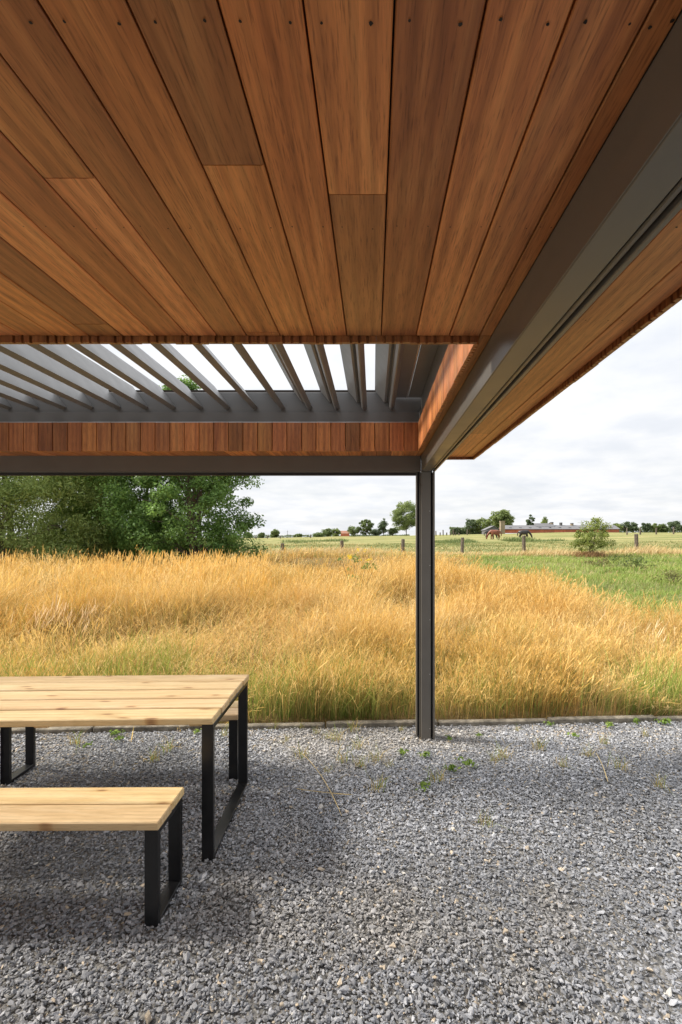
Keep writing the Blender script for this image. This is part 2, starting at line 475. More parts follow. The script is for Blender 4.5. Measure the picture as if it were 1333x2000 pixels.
gn.interface.new_socket('Geometry', in_out='OUTPUT', socket_type='NodeSocketGeometry')
gi = gn.nodes.new('NodeGroupInput'); go = gn.nodes.new('NodeGroupOutput')
iop = gn.nodes.new('GeometryNodeInstanceOnPoints')
iop.inputs['Pick Instance'].default_value = True
jg = gn.nodes.new('GeometryNodeJoinGeometry')
for o in reversed(stones):
    oi = gn.nodes.new('GeometryNodeObjectInfo'); oi.inputs['Object'].default_value = o; oi.inputs['As Instance'].default_value = True
    gn.links.new(oi.outputs['Geometry'], jg.inputs[0])
gn.links.new(gi.outputs[0], iop.inputs['Points']); gn.links.new(jg.outputs[0], iop.inputs['Instance'])
for nm, ty, sk in (('rot', 'FLOAT_VECTOR', 'Rotation'), ('scl', 'FLOAT_VECTOR', 'Scale'), ('pick', 'INT', 'Instance Index')):
    na = gn.nodes.new('GeometryNodeInputNamedAttribute'); na.data_type = ty; na.inputs['Name'].default_value = nm
    if nm == 'rot':
        er = gn.nodes.new('FunctionNodeEulerToRotation'); gn.links.new(na.outputs['Attribute'], er.inputs[0]); gn.links.new(er.outputs[0], iop.inputs[sk])
    else:
        gn.links.new(na.outputs['Attribute'], iop.inputs[sk])
gn.links.new(iop.outputs[0], go.inputs[0])
md = gravel.modifiers.new('scatter', 'NODES'); md.node_group = gn

# kerb of concrete edging blocks
kerb = empty('kerb', (0, 4.262, 0), math.atan(KA)); tag(kerb, kind='structure')
for k in range(-6, 7):
    r_ = random.Random(k)
    m_ = MB().box(-0.494, 0.494, 0.0, 0.062, -0.12, 0.045 + r_.uniform(-0.006, 0.006))
    m_.build('kerb_stone', M['concrete'], kerb, bevel=0.008, loc=(k * 1.0 + 0.08, r_.uniform(-0.004, 0.004), 0), rot=(0, r_.uniform(-0.004, 0.004), r_.uniform(-0.004, 0.004)))

# ================================================================ PAVILION
CZ = EYE + 0.675            # underside of the boards
pav = empty('garden_pavilion', (0.43, 4.05, 0))
tag(pav, 'open pavilion with hardwood plank ceiling, dark metal post and beams and louvred roof opening', 'pavilion')
PO = Vector((0.43, 4.05, 0))
def pv(o):
    """children keep world placement: every part's mesh is given in world space relative to the base"""
    o.location = Vector(o.location) - PO
    return o
X0, XR = -6.1, 0.832        # outer limits of the roof boards
YN, YF = -0.95, 4.052  # unseen near edge cut short behind the camera to let bounce light in
OX0, OX1, OY0, OY1 = -5.60, 0.339, 1.637, 3.657    # faces of the opening; unseen left end pushed out to admit more light

def part(mb, name, m, parent=pav, bevel=0.0):
    o = mb.build(name, m, parent, bevel)
    if parent is pav: o.location = -PO
    return o

# roof slab in four blocks round the opening
roof = part(MB().box(X0, XR, YN, OY0 - 0.045, CZ + 0.021, CZ + 0.46)
            .box(X0, XR, OY1 + 0.06, YF, CZ + 0.021, CZ + 0.46)
            .box(OX1 + 0.045, XR, OY0 - 0.045, OY1 + 0.06, CZ + 0.021, CZ + 0.46)
            .box(X0, OX0 - 0.045, OY0 - 0.045, OY1 + 0.06, CZ + 0.021, CZ + 0.46), 'roof', M['deck'])

def board_mesh(w, l, t, notch=False):
    c = 0.0022
    if not notch:
        prof = [(-w / 2, 0.0), (-w / 2, t - c), (-w / 2 + c, t), (w / 2 - c, t), (w / 2, t - c), (w / 2, 0.0)]
    else:   # back of the board has relief grooves
        g = t * 0.55
        prof = [(-w / 2, t - c), (-w / 2 + c, t), (w / 2 - c, t), (w / 2, t - c), (w / 2, 0)]
        for q in (0.25, 0.0, -0.25):
            prof += [(w * q + 0.005, 0), (w * q + 0.004, g), (w * q - 0.004, g), (w * q - 0.005, 0)]
        prof += [(-w / 2, 0)]
    return MB().extrude(prof, 0, l, 'y')

ceil = part(MB().box(X0, 0.395, YN, OY0 - 0.05, CZ + 0.0185, CZ + 0.0205), 'ceiling', M['deck'])
ceil.location = -PO
def ceil_board(x0, x1, y0, y1, name='ceiling_board', parent=ceil, dz=0.0):
    """face down board, local y along the grain; the parent stands at the world origin once parented"""
    g = 0.0016
    m_ = board_mesh(x1 - x0 - 2 * g, y1 - y0 - 0.0012, 0.018)
    o = m_.build(name, M['hardwood'], parent)
    o.location = ((x0 + x1) / 2, y0, CZ + 0.018 + dz)
    o.rotation_euler = (0, math.pi, 0)
    o.color = tone(TONES.get((round(x1, 3), y1 > 1.0)))
    return o
tr_ = random.Random(11)
def tone(v=None):
    if v is None: v = tr_.choice([0.66, 0.8, 0.9, 0.97, 1.04, 1.16, 1.28])
    v *= tr_.uniform(0.96, 1.04)
    return (v, v * tr_.uniform(0.93, 1.05), v * tr_.uniform(0.9, 1.08), 1)
# tones of the boards overhead, (right edge, reaches the roof opening)
TONES = {(0.398, True): 0.82, (0.356, True): 1.0, (0.255, True): 1.20, (0.254, True): 1.20, (0.143, True): 0.68, (0.144, True): 0.68, (0.027, False): 1.22, (0.027, True): 0.80, (-0.089, True): 0.98,
         (-0.197, False): 0.66, (-0.197, True): 1.16, (-0.312, True): 0.98, (-0.312, False): 0.98, (-0.424, True): 0.80, (-0.523, False): 0.98, (-0.523, True): 1.18, (-0.622, True): 0.86,
         (-0.731, True): 1.34, (-0.84, True): 0.70, (-0.84, False): 0.70, (-0.952, True): 1.22}
seams = [0.398, 0.356, 0.2545, 0.1435, 0.027, -0.0890, -0.197, -0.312, -0.424, -0.523, -0.622, -0.731, -0.840, -0.952]
while seams[-1] > X0 + 0.1: seams.append(seams[-1] - random.choice([0.109, 0.112, 0.111]))
joints = {(0.027): [0.952], (-0.197): [0.877], (-0.523): [0.909], (-0.312): [1.592], (-0.840): [1.53], (-0.952): [0.2]}
YC = OY0 - 0.019
for k in range(len(seams) - 1):
    x1, x0 = seams[k], seams[k + 1]
    js = joints.get(x1, [])
    if not js and k > 3 and random.random() < 0.5: js = [random.uniform(-0.6, 0.2)]
    cuts = [YN] + js + [YC]
    for a_, b_ in zip(cuts[:-1], cuts[1:]):
        ceil_board(x0, x1, a_ + 0.0008, b_, dz=random.uniform(0, 0.0012))
ceil_board(0.356, 0.398, YC + 0.001, YF - 0.062)
# boards behind the opening, up to the rear beam
soff = part(MB().box(X0, 0.395, OY1 + 0.065, YF - 0.005, CZ + 0.0185, CZ + 0.0205), 'rear_soffit', M['deck'])
for k in range(1, len(seams) - 1):
    ceil_board(seams[k + 1], seams[k], OY1 + 0.018, YF - 0.058, 'soffit_board', soff)
# boards outside the side beam
sof2 = part(MB().box(0.515, XR - 0.002, YN, YF - 0.002, CZ + 0.0185, CZ + 0.0205), 'side_soffit', M['deck'])
for (x0, x1, cuts) in ((0.514, 0.632, [YN, 1.4, YF]), (0.632, 0.756, [YN, 3.15, YF]), (0.756, XR, [YN, 0.3, 2.75, YF])):
    for a_, b_ in zip(cuts[:-1], cuts[1:]): ceil_board(x0, x1, a_, b_, 'soffit_board', sof2)
for nm in (ceil, soff, sof2):
    pass
# screw holes: two rows, two per board
sh = MB()
def disc(mb, x, y, z, r):
    n = 7
    mb.add([(x + r * math.cos(2 * math.pi * j / n) * random.uniform(0.8, 1.2), y + r * math.sin(2 * math.pi * j / n) * random.uniform(0.8, 1.4), z) for j in range(n)], [tuple(range(n))])
for k in range(len(seams) - 1):
    w = seams[k] - seams[k + 1]
    for yy in (0.635, 1.052, 0.1, -0.5):
        for q in (0.2, 0.78):
            r0 = random.uniform(0.0019, 0.0029) if yy < 0.9 else random.uniform(0.0013, 0.002)
            disc(sh, seams[k + 1] + w * (q + random.uniform(-0.04, 0.04)), yy + random.uniform(-0.006, 0.006), CZ - 0.0008, r0)
for x0, x1 in ((0.632, 0.756), (0.756, XR)):
    for yy in (1.05, 1.5, 2.1, 2.7, 3.3, 3.9):
        for q in (0.22, 0.78): disc(sh, x0 + (x1 - x0) * q, yy, CZ - 0.0008, 0.0024)
shm = bpy.data.meshes.new('screw_holes'); shm.from_pydata(sh.v, [], sh.f)
sho = link('screw_hole', shm, M['screw'], pav); sho.location = -PO; tag(sho, kind='stuff')

# upright fascia boards round the opening and along the outer edge
FB, FT = CZ - 0.020, EYE + 0.872
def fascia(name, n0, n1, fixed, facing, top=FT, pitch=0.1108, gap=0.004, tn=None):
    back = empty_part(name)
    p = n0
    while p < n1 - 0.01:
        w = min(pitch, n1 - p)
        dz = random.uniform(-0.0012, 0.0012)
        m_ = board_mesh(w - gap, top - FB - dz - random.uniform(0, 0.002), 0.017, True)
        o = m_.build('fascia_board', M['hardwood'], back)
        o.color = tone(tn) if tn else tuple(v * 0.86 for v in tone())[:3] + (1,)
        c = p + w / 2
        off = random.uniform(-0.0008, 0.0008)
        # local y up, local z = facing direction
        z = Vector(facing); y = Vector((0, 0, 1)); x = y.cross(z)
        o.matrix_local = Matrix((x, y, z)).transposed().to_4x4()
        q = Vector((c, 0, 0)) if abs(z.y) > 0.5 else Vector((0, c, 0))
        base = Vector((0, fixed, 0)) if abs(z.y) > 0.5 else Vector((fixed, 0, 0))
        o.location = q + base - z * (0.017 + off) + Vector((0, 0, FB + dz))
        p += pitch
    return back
def empty_part(name):
    """thin backing sheet that carries the boards"""
    o = bpy.data.objects.new(name, None); COL.objects.link(o); o.parent = pav; o.location = -PO
    return o
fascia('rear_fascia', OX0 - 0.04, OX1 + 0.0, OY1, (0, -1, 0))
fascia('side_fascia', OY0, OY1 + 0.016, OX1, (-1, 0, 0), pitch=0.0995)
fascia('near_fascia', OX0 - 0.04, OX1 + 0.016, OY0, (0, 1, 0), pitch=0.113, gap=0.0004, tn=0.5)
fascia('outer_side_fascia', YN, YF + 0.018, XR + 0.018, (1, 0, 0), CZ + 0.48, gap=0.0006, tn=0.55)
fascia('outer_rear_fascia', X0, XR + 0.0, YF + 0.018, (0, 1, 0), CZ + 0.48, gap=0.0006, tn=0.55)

# rear beam with screen lip
BZ = EYE + 0.546
rb = part(MB().box(X0 + 0.05, 0.394, 3.997, 4.05, BZ, CZ + 0.016), 'beam', M['anthracite'], bevel=0.0025)
l_ = MB().box(X0 + 0.05, 0.357, 4.012, 4.048, BZ - 0.029, BZ - 0.003).build('screen_lip', M['groove'], rb, 0.002)
l_ = MB().box(X0 + 0.05, 0.357, 4.004, 4.011, BZ - 0.007, BZ - 0.0015).build('trim_strip', M['anthracite'], rb)
# side beam
sb = part(MB().box(0.3985, 0.470, YN, 4.05, BZ, CZ + 0.018), 'beam', M['anthracite'], bevel=0.003)
MB().box(0.396, 0.3978, YN, 3.996, BZ + 0.0005, CZ - 0.0015).build('cover_plate', M['anthracite'], sb)
MB().box(0.471, 0.511, YN, 4.05, BZ + 0.03, CZ + 0.018).build('screen_cassette', M['groove'], sb)
MB().box(0.4785, 0.4925, YN, 4.05, BZ + 0.006, BZ + 0.0295).build('screen_bar', M['anthracite'], sb, 0.003)
MB().box(0.4985, 0.512, YN, 4.05, BZ - 0.0015, CZ + 0.017).build('outer_flange', M['anthracite'], sb, 0.002)
# post
po = part(MB().box(0.397, 0.4755, 3.998, 4.11, 0.012, BZ - 0.0004), 'post', M['anthracite'], bevel=0.0025)
MB().box(0.4765, 0.4925, 4.030, 4.09, 0.02, BZ + 0.0295).build('screen_groove', M['groove'], po)
MB().box(0.493, 0.510, 3.9985, 4.105, 0.016, BZ - 0.002).build('guide_rail', M['anthracite'], po, 0.002)
MB().box(0.370, 0.396, 4.0495, 4.08, 0.02, BZ + 0.02).build('screen_groove', M['groove'], po)
MB().box(0.3575, 0.3695, 4.034, 4.088, 0.018, BZ - 0.0005).build('guide_rail', M['anthracite'], po, 0.002)
MB().box(0.386, 0.3962, 4.020, 4.0455, 0.018, BZ - 0.0005).build('guide_rail', M['anthracite'], po, 0.001)
MB().box(0.405, 0.47, 4.01, 4.10, -0.02, 0.0115).build('foot', M['groove'], po)
for zz_ in (0.1, 0.55, 1.0, 1.45, 1.9):
    d_ = MB(); d_.extrude([(0.468 + 0.0032 * math.cos(a * math.pi / 4), zz_ + 0.0032 * math.sin(a * math.pi / 4)) for a in range(8)], 3.9965, 3.9978, 'y')
    d_.build('rivet', M['alu'], po)
for p_ in (rb, sb, po):
    pass

# louvred roof frame and blades
TZ = EYE + 1.11
GZ = EYE + 0.957
fr = part(MB().box(OX0 - 0.05, 0.362, 3.690, 3.706, GZ + 0.001, TZ), 'louvre_frame', M['blade'], bevel=0.002)
MB().box(OX0 - 0.05, 0.360, 3.6775, 3.706, FT + 0.0085, GZ).build('gutter', M['blade'], fr, 0.002)
MB().box(OX0 - 0.05, 0.352, 3.668, 3.688, FT + 0.0015, FT + 0.0075).build('trim_strip', M['alu'], fr)
MB().box(0.363, 0.376, 1.60, 3.689, GZ + 0.001, TZ).build('frame_side', M['blade'], fr, 0.002)
MB().box(0.352, 0.376, 1.60, 3.676, FT + 0.009, GZ).build('gutter', M['blade'], fr, 0.002)
MB().box(0.3435, 0.351, 1.60, 3.667, FT + 0.0015, FT + 0.0075).build('trim_strip', M['alu'], fr)
MB().box(OX0 - 0.05, 0.362, 1.585, 1.599, FT + 0.009, TZ).build('frame_side', M['blade'], fr, 0.002)
MB().box(0.155, 0.262, 1.60, 3.668, EYE + 1.062, EYE + 1.078).build('cover_panel', M['blade'], fr, 0.002)
MB().box(0.265, 0.3625, 1.60, 3.668, EYE + 1.062, EYE + 1.078).build('cover_panel', M['blade'], fr, 0.002)
MB().box(0.2505, 0.256, 1.60, 3.667, EYE + 1.0575, EYE + 1.0615).build('cover_seam', M['alu'], fr)
ang = R(37)
du = Vector((-math.sin(ang), math.cos(ang))); dn = Vector((-math.cos(ang), -math.sin(ang)))   # along the blade, down-left normal
prof = [(0, 0), (0.0, 0.030), (0.005, 0.036), (0.026, 0.036), (0.030, 0.031), (0.030, 0.014), (0.066, 0.014), (0.068, 0.030), (0.076, 0.040), (0.196, 0.040), (0.204, 0.032), (0.204, 0.004), (0.20, 0.0)]
pp = [du * u + dn * v for u, v in prof]
bl = MB().extrude([(p.x, p.y) for p in pp], 1.602, 3.688, 'y').mesh('louvre_blade')
bl.materials.append(M['blade'])
for k in range(27):
    o = link('louvre_blade', bl, None, fr)
    o.location = (0.162 - 0.2085 * k, 0, EYE + 0.992)
    o.rotation_euler = (0, random.uniform(-0.006, 0.006), 0)
    e_ = MB().extrude([(p.x * 0.8 - 0.004, p.y * 0.8 + 0.02) for p in pp[:1] + pp[9:10] + pp[11:12]], 3.6885, 3.6895, 'y')

# ================================================================ TABLE AND BENCHES
def furniture(name, label, cat, corner, rz, length, depth, height, planks, group=None):
    """corner = near right corner on the ground; local x runs left (negative), y away"""
    root = empty(name, corner, rz)
    tag(root, label, cat, group)
    th = 0.036 if planks > 2 else 0.038
    gap = 0.018 if planks > 2 else 0.011
    pw = (depth - gap * (planks - 1)) / planks
    for k in range(planks):
        r_ = random.Random(name + str(k) + label)
        m_ = MB().box(-pw / 2, pw / 2, 0, length, -th, 0)
        o = m_.build('plank', M['pine'], root, 0.005)
        v_ = r_.uniform(0.9, 1.06); o.color = (v_, v_ * r_.uniform(0.97, 1.02), v_ * r_.uniform(0.92, 1.04), 1)
        o.rotation_euler = (r_.uniform(-0.0012, 0.0012), 0, R(90))
        o.location = (r_.uniform(-0.003, 0.003), pw / 2 + k * (pw + gap), height + r_.uniform(-0.001, 0.001))
    for xx in (-0.075, -length + 0.075 - 0.07, -length / 2):
        m_ = MB().box(xx - 0.035, xx + 0.0, 0.05, depth - 0.05, height - th - 0.034, height - th - 0.001) if False else MB().extrude([(0.04, height - th - 0.0015), (depth - 0.04, height - th - 0.0015), (depth - 0.07, height - th - 0.032), (0.07, height - th - 0.032)], xx - 0.07, xx, 'x')
        m_.build('batten', M['pine'], root)
    w, d = 0.060, 0.026
    y0, y1 = 0.012, depth - 0.012
    top = height - th - 0.0015
    for xr in (-0.004, -length + w + 0.004):
        fm = MB().box(xr - w, xr, y0 + d, y1 - d, 0.004, 0.030).build('floor_bar', M['black_steel'], root, 0.002)
        MB().box(xr - w, xr, y0 + d, y1 - d, top - 0.026, top).build('top_bar', M['black_steel'], root, 0.002)
        MB().box(xr - w, xr, y0, y0 + d - 0.0005, 0.004, top).build('leg', M['black_steel'], root, 0.002)
        MB().box(xr - w, xr, y1 - d + 0.0005, y1, 0.004, top).build('leg', M['black_steel'], root, 0.002)
    return root
furniture('picnic_table', 'five-plank pine outdoor table on black steel U-frame legs', 'table', (-0.824, 2.49, 0), R(1.6), 1.76, 0.800, 0.75, 5)
furniture('bench', 'pine plank bench in front of the table, fully clear of it', 'bench', (-0.920, 2.065, 0), R(0.5), 1.62, 0.296, 0.464, 2, 'pine benches at the table')
furniture('bench', 'pine plank bench behind the table, next to the kerb', 'bench', (-0.930, 3.315, 0), R(2.0), 1.60, 0.296, 0.464, 2, 'pine benches at the table')

# ================================================================ GRASS
def blades(X, Y, Z, h, w, leanx, leany, col0, col1, prof=(1, 0.8, 0.55, 0.0), ts=(0, 0.35, 0.72, 1.0), curl=1.9):
    """strips; returns V, loops, sizes, colours"""
    n = len(X); k = len(ts)
    th = rng.uniform(0, 2 * np.pi, n)
    wx, wy = np.cos(th), np.sin(th)
    Vs, Cs = [], []
    for j, t in enumerate(ts):
        b = t ** curl
        cx = X + leanx * h * b; cy = Y + leany * h * b
        cz = Z + h * t * (1 - 0.28 * (leanx ** 2 + leany ** 2) * t)
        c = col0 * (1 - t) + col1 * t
        if j == k - 1 and prof[j] == 0:
            Vs.append(np.stack([cx, cy, cz], 1)); Cs.append(c)
        else:
            hw = w * prof[j] * 0.5
            Vs.append(np.stack([cx - wx * hw, cy - wy * hw, cz], 1)); Cs.append(c)
            Vs.append(np.stack([cx + wx * hw, cy + wy * hw, cz], 1)); Cs.append(c)
    m = len(Vs)
    V = np.stack(Vs, 1).reshape(-1, 3); C = np.stack(Cs, 1).reshape(-1, 3)
    base = (np.arange(n) * m)[:, None]
    loops, sizes = [], []
    pat = []
    for j in range(k - 2): pat += [2 * j, 2 * j + 1, 2 * j + 3, 2 * j + 2]; sizes.append(4)
    j = k - 2
    if prof[-1] == 0: pat += [2 * j, 2 * j + 1, 2 * j + 2]; sizes.append(3)
    else: pat += [2 * j, 2 * j + 1, 2 * j + 3, 2 * j + 2]; sizes.append(4)
    loops = (base + np.array(pat)[None, :]).ravel()
    return V, loops, np.tile(sizes, n), C

def join(parts):
    Vs, Ls, Ss, Cs, o = [], [], [], [], 0
    for V, l, s, c in parts:
        Vs.append(V); Ls.append(l + o); Ss.append(s); Cs.append(c); o += len(V)
    return np.concatenate(Vs), np.concatenate(Ls), np.concatenate(Ss), np.concatenate(Cs)

def scatter(n, y0, y1, pad=1.5, xr=None):
    """points spread evenly over the wedge of field between two distances"""
    Y = np.sqrt(rng.uniform(y0 ** 2, y1 ** 2, n))
    X = rng.uniform(-0.80, 0.68, n) * (Y + pad)
    return X, Y

def mixc(a, b, f): return np.array(a)[None] * (1 - f[:, None]) + np.array(b)[None] * f[:, None]

def tall_height(X, Y):
    s = Y - yk(X)
    h = 0.33 + 0.33 * sstep(0.3, 3.5, s)
    h *= 1.0 - 0.30 * sstep(0.5, 5.0, X) 
    h *= 1.0 + 0.14 * sstep(-1.5, -5.0, X)
    h *= 1.0 - 0.5 * sstep(9.5, 15.5, Y)
    return np.minimum(h * (0.72 + 0.5 * vnoise(X, Y, 0.8, 21)) * (0.62 + 0.72 * vnoise(X, Y, 2.7, 22)), 0.74)

def dry_batch(n, y0, y1, w, seg='blade'):
    X, Y = scatter(n, y0, y1)
    ok = (Y > yk(X) + 0.085) & (rng.uniform(size=n) < dry_mask(X, Y))
    clump = vnoise(X, Y, 2.2, 31)
    ok &= rng.uniform(size=n) < 0.05 + 1.15 * clump
    X, Y = X[ok], Y[ok]; n = len(X)
    Z = H(X, Y) - 0.01
    s = Y - yk(X)
    h = tall_height(X, Y) * np.clip(rng.normal(0.88, 0.2, n), 0.25, 1.35)
    flat = sstep(0.52, 0.68, vnoise(X, Y, 0.9, 33))          # trampled patches
    lx = 0.06 + 0.30 * (vnoise(X, Y, 0.7, 41) - 0.4) + 0.2 * (vnoise(X, Y, 3.1, 42) - 0.5) + rng.normal(0, 0.33, n) + flat * rng.normal(0.25, 0.75, n)
    ly = -0.05 + 0.2 * (vnoise(X, Y, 3.1, 43) - 0.5) + rng.normal(0, 0.33, n) + flat * rng.normal(0, 0.7, n)
    h = h * (1 - 0.42 * flat)
    ly = ly - 0.55 * sstep(0.45, 0.0, s) * rng.uniform(0, 1, n)
    g = np.clip(sstep(2.6, 0.1, s) * 1.0 * vnoise(X, Y, 1.0, 51) * 1.5 - 0.05 + 0.42 * sstep(0.46, 0.7, vnoise(X, Y, 0.55, 52)), 0, 0.95)
    f = np.clip(rng.normal(0.5, 0.3, n) + (vnoise(X, Y, 0.8, 53) - 0.5), 0, 1)
    straw = mixc((0.58, 0.34, 0.060), (0.82, 0.575, 0.19), f)
    orange = mixc((0.50, 0.21, 0.022), (0.76, 0.40, 0.06), f)
    og = sstep(0.50, 0.72, vnoise(X, Y, 0.5, 54) * 0.65 + vnoise(X, Y, 1.9, 55) * 0.35)[:, None]
    top = straw * (1 - 0.8 * og) + orange * 0.8 * og
    gtop = mixc((0.30, 0.34, 0.07), (0.50, 0.44, 0.14), f)
    isg = (rng.uniform(size=n) < g)[:, None]
    top = np.where(isg, gtop, top)
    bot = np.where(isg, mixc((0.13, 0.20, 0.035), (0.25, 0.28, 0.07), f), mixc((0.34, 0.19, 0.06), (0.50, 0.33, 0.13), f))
    ww = w * np.clip(rng.lognormal(0, 0.4, n), 0.4, 2.4)
    vb = np.clip(rng.lognormal(0.0, 0.30, n), 0.45, 1.5)[:, None]
    brown = (flat * (rng.uniform(size=n) < 0.55))[:, None]
    top = top * (1 - brown) + mixc((0.26, 0.145, 0.05), (0.50, 0.33, 0.13), f) * brown
    pale = sstep(0.42, 0.66, vnoise(X, Y, 0.8, 57) * 0.6 + vnoise(X, Y, 2.3, 59) * 0.4)[:, None]
    top = np.where(isg, top, top * (1 - 0.8 * pale) + mixc((0.60, 0.44, 0.18), (0.82, 0.66, 0.34), f) * 0.8 * pale)
    vb = vb * (0.50 + 0.75 * vnoise(X, Y, 3.6, 58))[:, None]
    if seg == 'stalk': vb = vb * 0 + 1.0
    top = np.minimum(top * vb, 0.92); bot = np.minimum(bot * vb, 0.9)
    if seg == 'blade':
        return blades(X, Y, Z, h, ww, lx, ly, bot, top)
    if seg == 'stalk':      # single strong stems standing out of the mass
        hc = mixc((0.66, 0.40, 0.10), (0.88, 0.66, 0.28), f)
        hc = hc * (1 - 0.5 * pale) + mixc((0.70, 0.52, 0.24), (0.92, 0.78, 0.48), f) * 0.5 * pale
        hc = hc * (1 - 0.25 * og) + mixc((0.62, 0.28, 0.04), (0.82, 0.48, 0.12), f) * 0.25 * og
        h = h * 1.18; lx = lx * 0.7; ly = ly * 0.7
        st = blades(X, Y, Z, h, ww, lx, ly, hc * 0.8, hc, prof=(0.8, 0.7, 0.6, 0.0), ts=(0, 0.4, 0.80, 1.0), curl=2.0)
        k = 5                                   # loose spikelets round the top of each stem
        t = rng.uniform(0.76, 1.0, (n, k)); hh = h[:, None]; b = t ** 2.0
        sp = (w * 2.4) * (1.15 - t) / 0.25 + 0.002
        P = np.stack([X[:, None] + lx[:, None] * hh * b + rng.normal(0, 1, (n, k)) * sp,
                      Y[:, None] + ly[:, None] * hh * b + rng.normal(0, 1, (n, k)) * sp,
                      Z[:, None] + hh * t * (1 - 0.28 * (lx ** 2 + ly ** 2)[:, None] * t)], -1).reshape(-1, 3)
        m_ = len(P)
        ax = np.stack([rng.normal(0.2, 0.35, m_), rng.normal(0, 0.35, m_), np.ones(m_)], 1); ax /= np.linalg.norm(ax, axis=1)[:, None]
        th = rng.uniform(0, 2 * np.pi, m_); sd_ = np.stack([np.cos(th), np.sin(th), np.zeros(m_)], 1)
        ln = (w * rng.uniform(1.6, 3.6, m_))[:, None]; wd_ = (w * rng.uniform(0.45, 0.9, m_))[:, None]
        V = np.stack([P - ax * ln, P + sd_ * wd_, P + ax * ln, P - sd_ * wd_], 1).reshape(-1, 3)
        cc = np.minimum(np.repeat(np.repeat(hc, k, 0) * rng.uniform(0.75, 1.12, (m_, 1)), 4, 0), 0.94)
        return join([st, (V, np.arange(4 * m_), np.full(m_, 4), cc)])
    # flowering stems with feathery heads
    head = mixc((0.62, 0.38, 0.09), (0.82, 0.58, 0.22), f)
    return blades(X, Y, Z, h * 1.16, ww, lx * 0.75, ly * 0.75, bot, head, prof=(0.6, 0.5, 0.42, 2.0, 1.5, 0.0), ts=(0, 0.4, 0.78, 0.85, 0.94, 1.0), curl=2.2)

def fallen(n, y0, y1, w):
    """broken straws lying every way through the standing grass"""
    X, Y = scatter(n, y0, y1, 0.5)
    ok = (Y > yk(X) + 0.15) & (rng.uniform(size=n) < dry_mask(X, Y)) & (rng.uniform(size=n) < 0.25 + 0.9 * vnoise(X, Y, 1.7, 95))
    X, Y = X[ok], Y[ok]; n = len(X); f = rng.uniform(size=n)
    z = H(X, Y) + tall_height(X, Y) * rng.uniform(0.25, 0.8, n)
    a_ = rng.uniform(0, 2 * np.pi, n); q = rng.uniform(0.8, 1.9, n)
    h = rng.uniform(0.14, 0.42, n)
    c = mixc((0.58, 0.35, 0.08), (0.86, 0.64, 0.28), f)
    V, l_, s_, c_ = blades(X, Y, z, h, w * rng.uniform(0.7, 1.5, n), np.cos(a_) * q, np.sin(a_) * q, c * 0.9, c, ts=(0, 0.3, 0.6, 1.0), curl=1.25)
    return V, l_, s_, c_

def ragged(n):
    """tall straight stems standing out of the left part of the grass, in loose groups"""
    Y = np.sqrt(rng.uniform(8.0 ** 2, 14.0 ** 2, n)); X = rng.uniform(-0.86, -0.22, n) * Y
    ok = rng.uniform(size=n) < sstep(0.35, 0.62, vnoise(X, Y, 0.7, 97))
    X, Y = X[ok], Y[ok]; n = len(X); f = rng.uniform(size=n)
    h = (0.62 + 0.34 * vnoise(X, Y, 1.1, 98)) * rng.uniform(0.85, 1.12, n)
    c = mixc((0.62, 0.36, 0.08), (0.86, 0.60, 0.22), f)
    return blades(X, Y, H(X, Y) - 0.01, h, 0.011 * rng.uniform(0.7, 1.3, n), rng.normal(0.07, 0.12, n), rng.normal(0, 0.12, n), c * 0.8, c, prof=(0.8, 0.7, 0.6, 1.6, 1.3, 0.0), ts=(0, 0.4, 0.8, 0.87, 0.95, 1.0))

def green_stalks(n):
    X, Y = scatter(n, 4.35, 8.6, 0.5)
    p = sstep(0.46, 0.66, vnoise(X, Y, 0.9, 91)) * sstep(4.2, 0.2, Y - yk(X))
    ok = (Y > yk(X) + 0.085) & (rng.uniform(size=n) < p + 0.05)
    X, Y = X[ok], Y[ok]; n = len(X); f = rng.uniform(size=n)
    return blades(X, Y, H(X, Y) - 0.01, rng.uniform(0.25, 0.62, n), 0.006 * rng.uniform(0.6, 1.5, n), rng.normal(0.08, 0.28, n), rng.normal(0, 0.25, n), mixc((0.10, 0.17, 0.03), (0.20, 0.27, 0.05), f), mixc((0.26, 0.36, 0.06), (0.48, 0.50, 0.12), f))

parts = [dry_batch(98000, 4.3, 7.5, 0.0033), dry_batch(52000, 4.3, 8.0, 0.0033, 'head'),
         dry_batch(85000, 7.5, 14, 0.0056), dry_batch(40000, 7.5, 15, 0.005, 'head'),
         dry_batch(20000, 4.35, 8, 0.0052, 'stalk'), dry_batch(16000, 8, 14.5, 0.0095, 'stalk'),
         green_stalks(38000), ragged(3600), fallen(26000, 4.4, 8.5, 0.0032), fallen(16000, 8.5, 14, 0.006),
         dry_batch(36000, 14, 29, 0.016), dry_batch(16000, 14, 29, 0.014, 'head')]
V, l_, s_, c_ = join(parts)
print('dry grass tris', int((s_ - 2).sum()))
print('all', len(V)); tag(link('dry_grass', fast_mesh('dry_grass', V, l_, s_, c_), M['grass']), 'tall golden dry grass standing behind the kerb', 'grass', kind='stuff')

